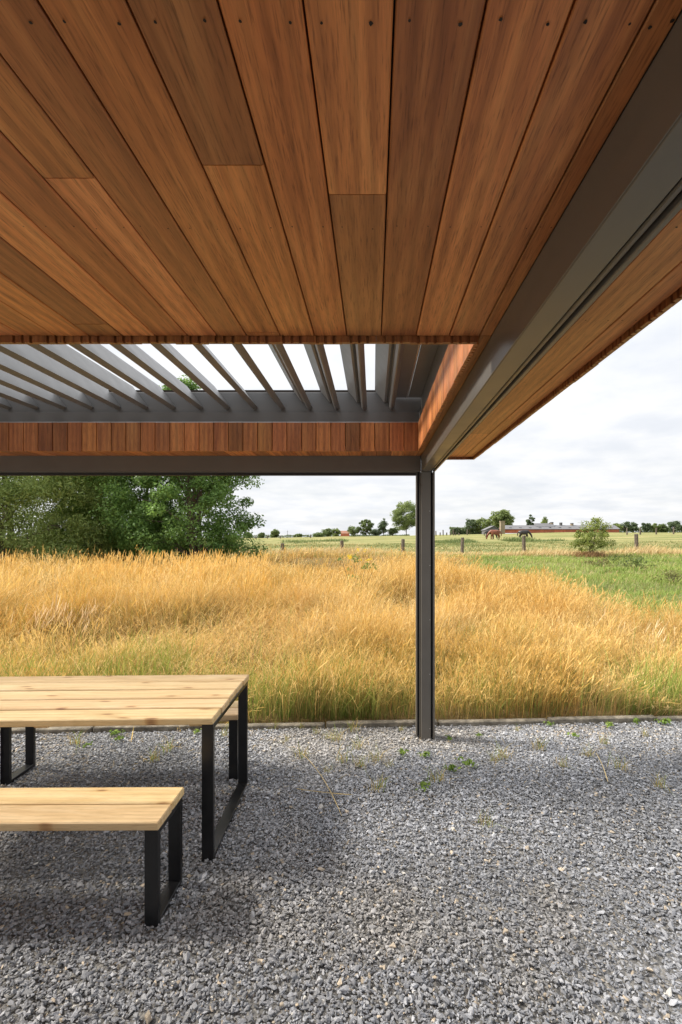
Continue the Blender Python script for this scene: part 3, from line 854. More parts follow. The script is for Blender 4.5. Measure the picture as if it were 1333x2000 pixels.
# short green meadow right of the dry strip, and the pasture beyond the fence
def green_batch(n, y0, y1, w, hh, lo=(0.20, 0.29, 0.055), hi=(0.38, 0.45, 0.12), drymask=True):
    X, Y = scatter(n, y0, y1, 2.0)
    ok = (Y > yk(X) + 0.085)
    if drymask: ok &= rng.uniform(size=n) > dry_mask(X, Y) * 0.97
    X, Y = X[ok], Y[ok]; n = len(X)
    f = np.clip(rng.normal(0.45, 0.25, n) + (vnoise(X, Y, 0.5, 61) - 0.5) * 0.9, 0, 1)
    c1 = mixc(lo, hi, f)
    strawy = (rng.uniform(size=n) < 0.10 + 0.45 * sstep(0.5, 0.75, vnoise(X, Y, 0.25, 62)) * sstep(22, 30, Y))[:, None]
    c1 = np.where(strawy, mixc((0.42, 0.33, 0.12), (0.62, 0.50, 0.25), f), c1)
    h = hh * np.clip(rng.normal(0.8, 0.3, n), 0.2, 1.8) * (0.6 + 0.8 * vnoise(X, Y, 0.6, 63))
    return blades(X, Y, H(X, Y) - 0.01, h, w * rng.uniform(0.6, 1.4, n), rng.normal(0.25, 0.4, n), rng.normal(0, 0.4, n), c1 * 0.75, c1, ts=(0, 0.45, 0.75, 1.0))
parts = [green_batch(22000, 4.3, 9, 0.006, 0.16), green_batch(60000, 8, 16, 0.012, 0.15), green_batch(60000, 16, 30, 0.024, 0.16),
         green_batch(26000, 28, 60, 0.05, 0.16, (0.14, 0.18, 0.055), (0.31, 0.31, 0.115))]
V, l_, s_, c_ = join(parts)
tag(link('meadow_grass', fast_mesh('meadow_grass', V, l_, s_, c_), M['grass']), 'short green meadow grass on the open field', 'grass', kind='stuff')

# a pale strip of dry grass along the fence
n = 16000
X = rng.uniform(-26, 24, n); Y = rng.normal(28.3, 0.8, n) + 0.4 * np.sin(X * 0.5)
f = np.clip(rng.normal(0.5, 0.3, n), 0, 1)
c = mixc((0.50, 0.33, 0.12), (0.74, 0.60, 0.34), f)
h = 0.55 * np.clip(rng.normal(0.8, 0.25, n), 0.2, 1.4) * (0.35 + 1.0 * vnoise(X, Y, 0.35, 71))
V, l_, s_, c_ = blades(X, Y, H(X, Y) - 0.01, h, 0.03 * rng.uniform(0.6, 1.4, n), rng.normal(0.4, 0.3, n), rng.normal(0, 0.3, n), c * 0.7, c)
tag(link('fence_grass', fast_mesh('fence_grass', V, l_, s_, c_), M['grass']), 'pale dry grass growing along the line of fence posts', 'grass', kind='stuff')

def tuft(name, label, cat, loc, n, h, spread, w, c0, c1, lean=(0.2, 0.0), ls=0.2, head=False, group=None):
    X = rng.normal(0, spread, n); Y = rng.normal(0, spread, n)
    f = rng.uniform(size=n)
    hh = h * np.clip(rng.normal(0.85, 0.18, n), 0.3, 1.3)
    c = mixc(c0, c1, f)
    kw = dict(prof=(0.5, 0.4, 0.4, 2.6, 1.7, 0.0), ts=(0, 0.4, 0.68, 0.78, 0.92, 1.0)) if head else {}
    V, l_, s_, cc = blades(X, Y, np.zeros(n) - 0.01, hh, w * rng.uniform(0.7, 1.3, n), rng.normal(lean[0], ls, n), rng.normal(lean[1], ls, n), c * 0.8, c, **kw)
    o = link(name, fast_mesh(name, V, l_, s_, cc), M['grass'], loc=loc)
    return tag(o, label, cat, group)
def gp(px, Y): 
    x = (px - VX) / F * Y
    return (x, Y, float(H(x, Y)))
tuft('pale_grass_clump', 'clump of pale cream feathery grass heads among the golden grass', 'grass clump', gp(125, 6.6), 230, 0.66, 0.27, 0.0042, (0.70, 0.50, 0.27), (0.88, 0.71, 0.46), (0.16, 0), 0.12, True)
for px, Y, n, h in ((1200, 6.9, 26, 0.62), (1268, 6.6, 22, 0.66), (1120, 7.4, 20, 0.6)):
    tuft('seed_grass', 'sparse tuft of pale tall seed stalks at the edge of the green meadow', 'grass tuft', gp(px, Y), n, h * 0.9, 0.25, 0.0042, (0.66, 0.52, 0.28), (0.84, 0.72, 0.48), (0.3, 0), 0.14, True, 'seed stalks by the meadow')

# ================================================================ LEAFY THINGS
def leaf_cloud(cent, rad, n, ls, c0, c1, aspect=0.5, droop=0.0, shell=0.0):
    """n leaves spread over clusters; cent (k,3), rad (k,)"""
    k = len(cent)
    pick = rng.integers(0, k, n)
    d = rng.normal(size=(n, 3)); d /= np.linalg.norm(d, axis=1)[:, None]
    r_ = rng.uniform(0.15, 1, n) ** 0.6
    P = cent[pick] + d * (r_ * rad[pick])[:, None] * np.array([1, 1, 0.72])
    P[:, 2] -= droop * rng.uniform(0, 1, n) ** 2
    nrm = d * 0.6 + rng.normal(size=(n, 3)) * 0.6 + np.array([0, 0, 0.5]); nrm /= np.linalg.norm(nrm, axis=1)[:, None]
    t_ = np.cross(nrm, rng.normal(size=(n, 3))); t_[:, 2] -= droop * 0.8; t_ /= np.linalg.norm(t_, axis=1)[:, None]
    b_ = np.cross(nrm, t_); b_ /= np.linalg.norm(b_, axis=1)[:, None]
    s = ls * rng.uniform(0.6, 1.4, n)
    A = P - t_ * (s * 0.5)[:, None]; C_ = P + t_ * (s * 0.5)[:, None]
    B = P + b_ * (s * aspect * 0.5)[:, None] + nrm * (s * 0.08)[:, None]; D = P - b_ * (s * aspect * 0.5)[:, None] + nrm * (s * 0.08)[:, None]
    V = np.stack([A, B, C_, D], 1).reshape(-1, 3)
    cv = rng.uniform(size=k)
    f = np.clip(cv[pick] * 0.65 + rng.uniform(size=n) * 0.45, 0, 1)
    col = np.repeat(mixc(c0, c1, f), 4, 0)
    return V, np.arange(4 * n), np.full(n, 4), col

def tree(name, label, loc, height, radius, nleaf, ls, c0, c1, low=0.25, trunk=0.12, nclu=120, aspect=0.5, cat='tree', group=None, shape='round', droop=0.0, lean=(0, 0), stems=1, crr=0.2, seed=0, gaps=0.0):
    r_ = np.random.default_rng(900 + seed)
    root = empty(name, loc); tag(root, label, cat, group)
    # cluster centres inside the crown
    cz0 = height * low
    u = r_.normal(size=(nclu * 3, 3)); u /= np.linalg.norm(u, axis=1)[:, None]
    rr = r_.uniform(0.25, 1.0, nclu * 3) ** 0.5
    lump = 0.74 + 0.42 * vnoise(u[:, 0] * 2.2 + u[:, 1], u[:, 2] * 2.2 - u[:, 1], 1.0, seed + 77)
    P = u * (rr * lump)[:, None]
    if shape == 'cone': P[:, :2] *= (0.62 - 0.52 * P[:, 2:3]).clip(0.05, 1.2)
    if shape == 'column': P[:, :2] *= 0.95
    if shape == 'skirt':
        a_ = r_.uniform(0, 2 * np.pi, len(P)); q_ = r_.uniform(0.1, 1, len(P)) ** 0.5; z_ = r_.uniform(-1.02, 1, len(P))
        lp = 0.8 + 0.4 * vnoise(a_ * 1.2, z_ * 2.5, 1.0, seed + 77)
        rr_ = q_ * lp * np.sqrt(np.clip(1.02 - np.clip(z_ + 0.15, 0, 1.2) ** 2, 0.03, 1)) 
        P = np.stack([np.cos(a_) * rr_, np.sin(a_) * rr_, z_], 1)
    P = P[:nclu]
    hz = (height - cz0) / 2
    cent = np.stack([P[:, 0] * radius, P[:, 1] * radius, cz0 + hz + P[:, 2] * hz * 0.95], 1)
    cent[:, 0] += lean[0] * cent[:, 2] / height; cent[:, 1] += lean[1] * cent[:, 2] / height
    if shape == 'skirt': cent[:, 2] = np.maximum(cent[:, 2], 0.35 + r_.uniform(0, 0.5, nclu))
    rad = radius * crr * r_.uniform(0.6, 1.35, nclu)
    V, l_, s_, c_ = leaf_cloud(cent, rad, nleaf, ls, c0, c1, aspect, droop)
    link('crown', fast_mesh('crown', V, l_, s_, c_), M['leaf'], root)
    mb = MB()
    idx = r_.permutation(nclu)[:min(34, nclu)]
    for sidx in range(stems):
        bx, by = (r_.uniform(-0.25, 0.25) * radius, r_.uniform(-0.25, 0.25) * radius) if stems > 1 else (0, 0)
        tp = Vector((bx * 1.8 + lean[0] * 0.7, by * 1.8 + lean[1] * 0.7, height * 0.8))
        pts = [Vector((bx * 0.4, by * 0.4, -0.15)).lerp(tp, t) + Vector((math.sin(t * 5 + seed + sidx) * 0.03 * height * t, math.cos(t * 4 + seed) * 0.02 * height * t, 0)) for t in (0, 0.15, 0.35, 0.6, 0.8, 1.0)]
        mb.tube(pts, [trunk, trunk * 0.85, trunk * 0.7, trunk * 0.45, trunk * 0.25, trunk * 0.08])
        for i in idx[sidx::stems]:
            e = Vector(cent[i]); t = max(0.08, min(0.75, (e.z / height) * 0.7))
            a_ = pts[0].lerp(tp, t); mid = a_.lerp(e, 0.5) + Vector((0, 0, 0.05 * height))
            k_ = trunk * 0.32 * (1 - t * 0.6)
            mb.tube([a_, mid, e], [k_, k_ * 0.6, k_ * 0.2], 5)
    mb.build('trunk', M['bark'], root)
    return root

# the thicket behind the dry grass
g_ = 'trees behind the dry grass'
def gpz(px, Y, dz=0.0):
    p = gp(px, Y); return (p[0], p[1], p[2] + dz)
tree('willow_tree', 'grey-green willow with narrow hanging leaves and a leaning trunk', gpz(20, 17.5), 7.4, 3.4, 108000, 0.145, (0.17, 0.24, 0.06), (0.44, 0.53, 0.18), 0.02, 0.14, 420, 0.26, group=g_, shape='skirt', droop=0.35, lean=(-0.8, 0), stems=3, crr=0.17, seed=1)
tree('maple_tree', 'dense dark green broadleaf tree whose crown meets open sky', gpz(378, 18.5), 7.2, 2.5, 84000, 0.10, (0.065, 0.135, 0.03), (0.22, 0.36, 0.09), 0.02, 0.13, 330, 0.55, group=g_, shape='skirt', lean=(-0.5, 0), stems=3, crr=0.19, seed=2)
tree('alder_tree', 'mid green leafy tree between the willow and the dense dark tree', gpz(250, 20.5), 7.0, 2.9, 72000, 0.105, (0.09, 0.165, 0.04), (0.29, 0.43, 0.11), 0.02, 0.12, 320, 0.55, group=g_, shape='skirt', lean=(0.2, 0), stems=2, crr=0.18, seed=3)
tree('sapling', 'bright yellow-green sapling glowing in the gap between willow and alder', gpz(190, 22.5), 4.4, 1.4, 12000, 0.11, (0.14, 0.24, 0.03), (0.32, 0.44, 0.07), 0.05, 0.06, 70, 0.6, group=g_, shape='skirt', crr=0.25, seed=4)

# hawthorn by the fence
tree('hawthorn_bush', 'lone scraggy young hawthorn bush on the fence line', gpz(1156, 26.5), 2.2, 0.95, 5600, 0.085, (0.11, 0.16, 0.04), (0.31, 0.35, 0.085), 0.02, 0.03, 74, 0.6, cat='bush', shape='skirt', crr=0.27, seed=9, stems=4, lean=(0.25, 0))
tuft('thatch_clump', 'brown withered grass round the foot of the hawthorn bush', 'grass clump', gpz(1150, 26.2), 700, 0.36, 0.42, 0.02, (0.20, 0.11, 0.05), (0.40, 0.24, 0.11), (0.0, 0.0), 0.5)

# far trees
far = [ # px, top, base, Y, half width px, shape, label, colours
    (484, 1039, 1053, 210, 8, 'round', 'small round tree nearest the thicket on the horizon', 0),
    (512, 1040, 1053, 210, 7, 'round', 'small tree standing between two others at the far hedge', 0),
    (537, 1035, 1053, 210, 9, 'round', 'larger of the small trees on the horizon near the thicket', 0),
    (583, 1043, 1051, 230, 7, 'round', 'low bush on the skyline above the first wooden post', 0),
    (622, 1041, 1049, 240, 10, 'round', 'low wide bush on the skyline in front of a hedge', 0),
    (640, 1032, 1049, 250, 11, 'round', 'round tree rising beside the red-roofed cottage', 0),
    (657, 1032, 1049, 255, 9, 'round', 'pale round tree touching the red-roofed cottage', 2),
    (692, 1026, 1048, 260, 13, 'round', 'dark round tree on the other side of the cottage', 0),
    (716, 1011, 1048, 262, 15, 'round', 'tall broad tree next to the dark conifer', 0),
    (750, 1012, 1047, 262, 13, 'cone', 'dark blue-green conifer beside the tall poplar', 1),
    (735, 1034, 1047, 268, 12, 'round', 'bush filling the gap in front of the conifer', 1),
    (794, 976, 1046, 270, 30, 'column', 'tall light-leaved poplar partly hidden by the metal post', 2),
    (768, 1030, 1046, 265, 10, 'round', 'olive bush at the foot of the tall poplar', 0),
    (918, 1014, 1040, 205, 12, 'round', 'dark tree at the end of the farm copse', 1),
    (938, 1012, 1040, 206, 13, 'round', 'middle tree of the farm copse behind the horses', 2),
    (953, 1013, 1040, 203, 11, 'round', 'bushy tree between the copse and the dark shed', 2),
    (980, 995, 1036, 215, 22, 'round', 'big spreading tree behind the tan chimney tower', 2),
    (1037, 1002, 1032, 225, 8, 'column', 'slim upright poplar behind the barn roof', 1),
    (1064, 1008, 1032, 225, 10, 'cone', 'pointed green tree behind the barn roof', 2),
    (1205, 1022, 1040, 215, 9, 'round', 'tree at the end of the barn beyond the hawthorn', 2),
    (1221, 1019, 1040, 230, 11, 'round', 'dark round tree first in the row past the barn', 1),
    (1238, 1021, 1040, 232, 10, 'round', 'dark tree second in the row past the barn', 1),
    (1263, 1019, 1039, 235, 9, 'round', 'upright tree in the middle of the row past the barn', 1),
    (1280, 1022, 1039, 235, 10, 'round', 'low round tree in the row past the barn', 2),
    (1296, 1023, 1039, 236, 11, 'round', 'wide low tree in the row past the barn', 0),
    (1318, 1016, 1039, 238, 13, 'round', 'largest tree closing the row past the barn', 1),
    (1340, 1022, 1039, 238, 12, 'round', 'last tree of the row past the barn', 0),
]
cols = [((0.09, 0.13, 0.05), (0.21, 0.27, 0.10)), ((0.065, 0.10, 0.055), (0.15, 0.20, 0.095)), ((0.12, 0.17, 0.055), (0.27, 0.33, 0.115))]
for k, (px, top, base, Y, hw, shp, lab, ci) in enumerate(far):
    x = (px - VX) / F * Y
    z0 = float(H(x, Y)); zt = EYE + (VY - top) / F * Y
    tree('far_tree', lab, (x, Y, z0), max(1.5, zt - z0), hw / F * Y, 14000 if hw > 20 else 5600 if hw > 14 else 2800, 0.6 if hw > 14 else 0.5, *cols[ci], low=0.10 if shp != 'column' else 0.12, trunk=0.25, nclu=150 if hw > 20 else 60 if hw > 14 else 34, aspect=0.7, group='trees on the horizon', shape=shp, crr=0.38 if hw < 15 else 0.26, seed=20 + k)

# hedge strips on the horizon
def hedge(px0, px1, top, Y, label):
    a_, b_ = (px0 - VX) / F * Y, (px1 - VX) / F * Y
    n = 4000
    X = rng.uniform(a_, b_, n); z0 = H(X, np.full(n, Y))
    ht = (EYE + (VY - top) / F * Y) - z0
    hh = ht * (0.55 + 0.6 * vnoise(X, X * 0, 0.16, int(px0)))
    cent = np.stack([X, Y + rng.uniform(-2, 2, n), z0 + hh * rng.uniform(0.05, 1, n)], 1)
    V, l_, s_, c_ = leaf_cloud(cent, np.full(n, 0.35), 7000, 0.7, (0.10, 0.135, 0.07), (0.20, 0.25, 0.12), 0.7)
    o = link('hedge', fast_mesh('hedge', V, l_, s_, c_), M['leaf'])
    tag(o, label, 'hedge', kind='stuff')
hedge(430, 800, 1044, 330, 'distant low hedge along the skyline beyond the pasture')
hedge(1190, 1500, 1030, 280, 'distant low hedge behind the row of trees past the barn')
hedge(880, 985, 1030, 230, 'dark hedge behind the farm copse')

# rank dark green weeds in the pasture near the horses
def patch(px0, px1, Y, dY, h, n, label):
    X = rng.uniform((px0 - VX) / F * Y, (px1 - VX) / F * Y, n); Yv = Y + rng.normal(0, dY * 1.6, n)
    f = rng.uniform(size=n); c = mixc((0.11, 0.16, 0.05), (0.25, 0.29, 0.11), f)
    hh = h * rng.uniform(0.2, 0.9, n) * np.clip(2.2 * vnoise(X, Yv, 0.22, 81) - 0.5, 0.05, 1.3)
    V, l_, s_, c_ = blades(X, Yv, H(X, Yv) - 0.02, hh, 0.09 * rng.uniform(0.6, 1.5, n), rng.normal(0.1, 0.4, n), rng.normal(0, 0.4, n), c * 0.8, c)
    tag(link('weed_patch', fast_mesh('weed_patch', V, l_, s_, c_), M['grass']), label, 'weeds', kind='stuff')
patch(998, 1110, 70, 2.2, 0.75, 2600, 'dark green rank weeds in the pasture below the barn')
patch(850, 925, 66, 2.0, 0.6, 1400, 'dark green rank weeds in the pasture beside the metal post')
patch(560, 680, 75, 2.5, 0.6, 1800, 'dark green rank weeds in the pasture behind the squared fence post')

# ================================================================ FENCES
def post(px, top, Y, h, w, label, group, name='fence_post', round_=False, lean=None):
    x = (px - VX) / F * Y; z0 = float(H(x, Y)); zt = EYE + (VY - top) / F * Y
    hh = max(0.25, zt - z0)
    r_ = random.Random(px * 7 + int(Y))
    n = 8
    prof = []
    for j in range(n):
        a = 2 * math.pi * (j + 0.5) / n
        prof.append((w / 2 * math.copysign(abs(math.cos(a)) ** 0.6, math.cos(a)) * r_.uniform(0.88, 1.1), w / 2 * math.copysign(abs(math.sin(a)) ** 0.6, math.sin(a)) * r_.uniform(0.88, 1.1)))
    mb = MB(); v = []
    lv = [(-0.3, 1.0), (hh * 0.5, 0.97), (hh - 0.03, 0.95), (hh, 0.8)]
    for q, sc in lv:
        v += [(p[0] * sc + r_.uniform(-0.004, 0.004), p[1] * sc, q + (r_.uniform(-0.02, 0.02) if q == hh else 0)) for p in prof]
    f = [(i * n + j, i * n + (j + 1) % n, (i + 1) * n + (j + 1) % n, (i + 1) * n + j) for i in range(3) for j in range(n)]
    f += [tuple(range(n - 1, -1, -1)), tuple(range(3 * n, 4 * n))]
    mb.add(v, f)
    o = mb.build(name, M['old_wood'] if not round_ else M['darkwall'], None, loc=(x, Y, z0), rot=(r_.uniform(-0.03, 0.03), r_.uniform(-0.04, 0.04), r_.uniform(0, 1)))
    return tag(o, label, 'post', group)
gF = 'weathered fence posts across the meadow'
for px, top, lab in ((553, 1061, 'short dark wooden post beyond the dry grass, nearest the thicket'),
                     (669, 1056, 'squared grey wooden fence post with open meadow on both sides'),
                     (787, 1053, 'slim brown wooden fence post beside the metal post'),
                     (903, 1050, 'grey wooden fence post below the dark shed and grazing horses'),
                     (1024, 1046, 'tall split grey wooden fence post in front of the black horse'),
                     (1244, 1043, 'dark leaning wooden fence post beyond the hawthorn bush')):
    post(px, top, 29.0, 1.2, 0.20, lab, gF)
for px, top in ((444, 1071), (466, 1073), (485, 1069)):
    post(px, top, 20.0, 1.0, 0.035, 'thin dark metal stake standing beside the thicket', 'thin stakes by the thicket', 'stake', True)
farposts = [(852, 1037), (860, 1040), (866, 1035), (873, 1040), (880, 1040), (886, 1034), (890, 1039), (897, 1041), (913, 1034), (470, 1046), (500, 1046), (523, 1046), (548, 1046), (607, 1044)]
for px, top in farposts:
    post(px, top, 150.0, 1.0, 0.34, 'distant dark fence post on the skyline', 'distant fence posts', 'fence_post')
for px, top in ((1225, 1031), (1251, 1031), (1282, 1031), (1316, 1030)):
    post(px, top, 115.0, 1.0, 0.34, 'pale wooden pasture post in front of the row of trees past the barn', 'pasture posts by the tree row', 'fence_post')

# ================================================================ FARM
bY = 180.0
bx0 = (984 - VX) / F * bY; bx1 = (1204 - VX) / F * bY
bz = float(H((bx0 + bx1) / 2, bY)) - 0.3
barn = empty('barn', (bx0, bY, bz), R(-3))
tag(barn, 'long low red brick barn with slate roof, roof vents and a row of skylights', 'barn')
Lb = bx1 - bx0; wd = 9.0
ez = EYE + (VY - 1033.0) / F * bY - bz; rz_ = EYE + (VY - 1025.3) / F * bY - bz
MB().extrude([(0.0, 0), (wd, 0), (wd, ez), (wd / 2, rz_ - 0.1), (0.0, ez)], 0, Lb, 'x').build('wall', M['brick'], barn)
rf = MB().extrude([(-0.45, ez - 0.08), (wd / 2, rz_), (wd + 0.45, ez - 0.08), (wd + 0.45, ez - 0.22), (wd / 2, rz_ - 0.16), (-0.45, ez - 0.22)], -0.15, Lb + 0.3, 'x').build('roof', M['slate'], barn)
for k in range(11):
    x = 2.8 + k * 3.65; t = 0.36
    yy = -0.45 + t * (wd / 2 + 0.45); zc = ez - 0.08 + t * (rz_ - ez + 0.08)
    MB().box(-0.42, 0.42, -0.45, 0.45, -0.03, 0.10).build('skylight', M['glass_dark'], rf, loc=(x, yy, zc), rot=(math.atan2(rz_ - ez, wd / 2), 0, 0))
MB().extrude([(wd / 2 - 2.2, rz_ - 0.6), (wd / 2, rz_ + 0.75), (wd / 2 + 2.2, rz_ - 0.6)], 12.6, 19.5, 'x').build('ridge_gable', M['slate'], rf)
for px, tp, wv, m_ in ((1083.5, 1020, 1.35, 'tan'), (1101.5, 1021, 1.1, 'darkwall'), (1123, 1022, 1.2, 'tan'), (1079.5, 1021.5, 0.5, 'darkwall')):
    x = (px - VX) / F * bY - bx0; zt = EYE + (VY - tp + 1.0) / F * bY - bz
    MB().tube([(x, wd / 2, rz_ - 0.7), (x, wd / 2, zt - 0.35)], [wv / 2, wv / 2], 10).build('roof_vent', M[m_], rf)
    MB().tube([(x, wd / 2, zt - 0.349), (x, wd / 2, zt)], [wv / 2 * 1.1, wv / 2 * 0.95], 10).build('vent_cap', M['darkwall'], rf)
for k in range(12):
    MB().box(-0.09, 0.09, -0.10, -0.004, 0.0, ez - 0.25).build('pilaster', M['brick'], barn, loc=(1.0 + k * 3.5, 0, 0))
tw = empty('chimney_tower', gp(981.5, 176)); tag(tw, 'square tan rendered tower at the gable end of the barn', 'tower')
zt = EYE + (VY - 1017.5) / F * 176 - tw.location.z
MB().box(-0.78, 0.78, -0.78, 0.78, -0.3, zt - 0.3).build('shaft', M['tan'], tw)
MB().box(-0.88, 0.88, -0.88, 0.88, zt - 0.298, zt).build('cap', M['tan'], tw)
sx = (962 - VX) / F * 172
sd = empty('shed', (sx, 172, float(H(sx, 172)))); tag(sd, 'small dark gabled shed with a white patch beside the tan tower', 'shed')
sz_ = EYE + (VY - 1035) / F * 172 - sd.location.z; sr_ = EYE + (VY - 1027.5) / F * 172 - sd.location.z
MB().extrude([(-2.4, -0.3), (2.4, -0.3), (2.4, sz_), (0.6, sr_ - 0.1), (-2.4, sz_)], 0, 6, 'y').build('wall', M['darkwall'], sd)
MB().extrude([(-2.7, sz_ - 0.15), (0.6, sr_), (2.7, sz_ - 0.1), (2.7, sz_ + 0.06), (0.6, sr_ + 0.16), (-2.7, sz_ + 0.01)], -0.25, 6.2, 'y').build('roof', M['slate'], sd)
MB().box(1.0, 1.9, -0.06, -0.004, sz_ - 0.75, sz_ + 0.05).build('sign_board', M['white'], sd)
ct = gp(674, 300); cot = empty('cottage', ct); tag(cot, 'tiny brick cottage with red roof between trees on the skyline', 'cottage')
MB().box(-2.6, 2.6, 0, 5, -0.3, 2.3).build('wall', M['brick'], cot)
MB().extrude([(-0.2, 2.25), (2.5, 4.0), (5.2, 2.25)], -2.8, 2.8, 'x').build('roof', M['tile'], cot)
for px, tp, lab in ((562, 1036, 'thin grey mast far away on the skyline'),):
    mp_ = gp(px, 420); zt = EYE + (VY - tp) / F * 420 - mp_[2]
    mo = empty('mast', mp_); tag(mo, lab, 'mast')
    MB().tube([(0, 0, 0), (0, 0, zt)], [0.22, 0.12], 6).build('pole', M['darkwall'], mo)
    MB().box(-0.7, 0.7, -0.1, 0.1, zt - 0.9, zt - 0.75).build('crossarm', M['darkwall'], mo)

# ================================================================ HORSES
def horse(label, px, Y, mk, flip=1, rz=0.0, head=1.0):
    """grazing horse, nose to +x before the turn; one skinned body"""
    J = {'pel': (0, 0, 1.22, .30), 'mid': (.42, 0, 1.17, .34), 'chest': (.86, 0, 1.20, .31), 'with': (1.02, 0, 1.30, .24),
         'n1': (1.28, 0, 1.14, .17), 'n2': (1.52, 0, .78, .13), 'poll': (1.66, 0, .50, .115), 'face': (1.70, 0, .28, .085), 'nose': (1.68, 0, .08, .065),
         'rump': (-.26, 0, 1.20, .24), 'dock': (-.42, 0, 1.22, .06), 't1': (-.52, 0, .95, .075), 't2': (-.50, 0, .55, .05)}
    E = [('pel', 'mid'), ('mid', 'chest'), ('chest', 'with'), ('with', 'n1'), ('n1', 'n2'), ('n2', 'poll'), ('poll', 'face'), ('face', 'nose'), ('pel', 'rump'), ('rump', 'dock'), ('dock', 't1'), ('t1', 't2')]
    for s, y in (('l', .17), ('r', -.17)):
        d = 0.13 if s == 'l' else -0.1
        J['st' + s] = (-.02 + d * .3, y, .84, .16); J['hk' + s] = (-.22 + d, y, .50, .075); J['hf' + s] = (-.14 + d, y, .24, .055); J['hh' + s] = (-.10 + d, y, .03, .07)
        J['el' + s] = (.90, y, .86, .13); J['kn' + s] = (.92 - d, y, .48, .07); J['fe' + s] = (.92 - d, y, .22, .05); J['fh' + s] = (.95 - d, y, .03, .068)
        E += [('pel', 'st' + s), ('st' + s, 'hk' + s), ('hk' + s, 'hf' + s), ('hf' + s, 'hh' + s), ('chest', 'el' + s), ('el' + s, 'kn' + s), ('kn' + s, 'fe' + s), ('fe' + s, 'fh' + s)]
        J['ear' + s] = (1.60, y * .35, .66, .028)
        E += [('poll', 'ear' + s)]
    ks = list(J); me = bpy.data.meshes.new('horse')
    me.from_pydata([J[k][:3] for k in ks], [(ks.index(a), ks.index(b)) for a, b in E], [])
    o = link('horse', me, M[mk])
    sk = o.modifiers.new('skin', 'SKIN'); sk.use_smooth_shade = True
    if not me.skin_vertices: me.skin_vertices.new()
    for i, k in enumerate(ks):
        q_ = J[k][3] * 1.18; me.skin_vertices[0].data[i].radius = (q_, q_); me.skin_vertices[0].data[i].use_root = (i == 0)
    ss = o.modifiers.new('sub', 'SUBSURF'); ss.levels = 1; ss.render_levels = 2
    p = gp(px, Y); o.location = p; o.rotation_euler = (0, 0, rz); o.scale = (1.15, 1.15, 1.15)
    tag(o, label, 'horse', 'horses grazing in the pasture')
    return o
horse('chestnut brown horse grazing beside a black one', 973, 86, 'horse_brown', rz=R(172))
horse('black horse grazing half hidden behind the chestnut horse', 952, 91, 'horse_black', rz=R(10))
horse('black horse grazing alone behind the split fence post', 1018, 88, 'horse_black', rz=R(-12))

# ================================================================ WEEDS
def weed_mesh(kind, seed):
    r_ = np.random.default_rng(seed)
    if kind == 'rosette':
        n = 16
        cent = np.stack([r_.normal(0, 0.03, n), r_.normal(0, 0.03, n), r_.uniform(0.012, 0.05, n)], 1)
        return leaf_cloud(cent, np.full(n, 0.02), 46, 0.034, (0.10, 0.19, 0.03), (0.30, 0.40, 0.08), 0.5)
    n = 26
    X = r_.normal(0, 0.03, n); Y = r_.normal(0, 0.03, n)
    f = r_.uniform(size=n)
    c = mixc((0.36, 0.27, 0.07), (0.62, 0.47, 0.18), f)
    c[::3] = (0.25, 0.33, 0.06)
    return blades(X, Y, np.zeros(n), 0.13 * r_.uniform(0.4, 1.2, n), np.full(n, 0.004), r_.normal(0, 0.6, n), r_.normal(0, 0.6, n), c, c)
wm = []
for k in range(4):
    wm.append(('rosette', fast_mesh('weed', *weed_mesh('rosette', k)))); wm.append(('sprig', fast_mesh('weed', *weed_mesh('sprig', 40 + k))))
for _, m_ in wm: m_.materials.append(M['grass'])
def ground_px(px, py):
    Y = EYE * F / (py - VY); return ((px - VX) / F * Y, Y, 0.012)
wr = random.Random(3)
spots = [(880, 1448, 0), (935, 1442, 0), (832, 1482, 0), (880, 1512, 0), (915, 1500, 0), (690, 1430, 1), (700, 1465, 1), (672, 1490, 1), (640, 1510, 1), (705, 1500, 1), (735, 1490, 1), (785, 1478, 0), (760, 1500, 1),
         (965, 1490, 1), (985, 1485, 1), (1120, 1443, 0), (1190, 1422, 0), (1240, 1415, 0), (1300, 1418, 0), (1075, 1420, 0), (640, 1445, 1), (560, 1450, 1), (590, 1480, 1), (620, 1435, 1), (660, 1450, 1), (225, 1440, 0), (232, 1450, 0), (150, 1455, 1), (170, 1462, 0),
         (330, 1470, 1), (385, 1435, 0), (440, 1440, 1), (300, 1490, 1), (1050, 1465, 1), (1150, 1480, 1), (1210, 1505, 1), (1290, 1540, 1), (1180, 1455, 1), (1100, 1500, 1), (855, 1530, 1), (830, 1545, 0), (950, 1615, 1), (735, 1545, 1), (1010, 1430, 1), (785, 1430, 1), (540, 1425, 1), (590, 1425, 1), (1260, 1440, 1)]
for px, py, kd in spots:
    _, m_ = wm[(wr.randrange(4)) * 2 + kd]
    o = link('weed', m_, None, None, ground_px(px, py), (0, 0, wr.uniform(0, 6.28)))
    s = wr.uniform(0.5, 1.0); o.scale = (s, s, s)
    gx_, gy_, _z = o.location
    if gx_ < -0.75: zone = 'in the gravel behind the table, by the rear bench'
    elif gy_ > float(yk(gx_)) - 0.28: zone = 'in the gravel right against the kerb'
    elif abs(gx_ - 0.43) < 0.42: zone = 'in the gravel around the foot of the metal post'
    elif gx_ < 0.43: zone = 'in the gravel between the table and the metal post'
    else: zone = 'in the open gravel beyond the metal post'
    what = 'small green leafy weed' if kd == 0 else 'small withered grass sprig'
    tag(o, what + ' ' + zone, 'weed', ('green weeds ' if kd == 0 else 'dry sprigs ') + zone)
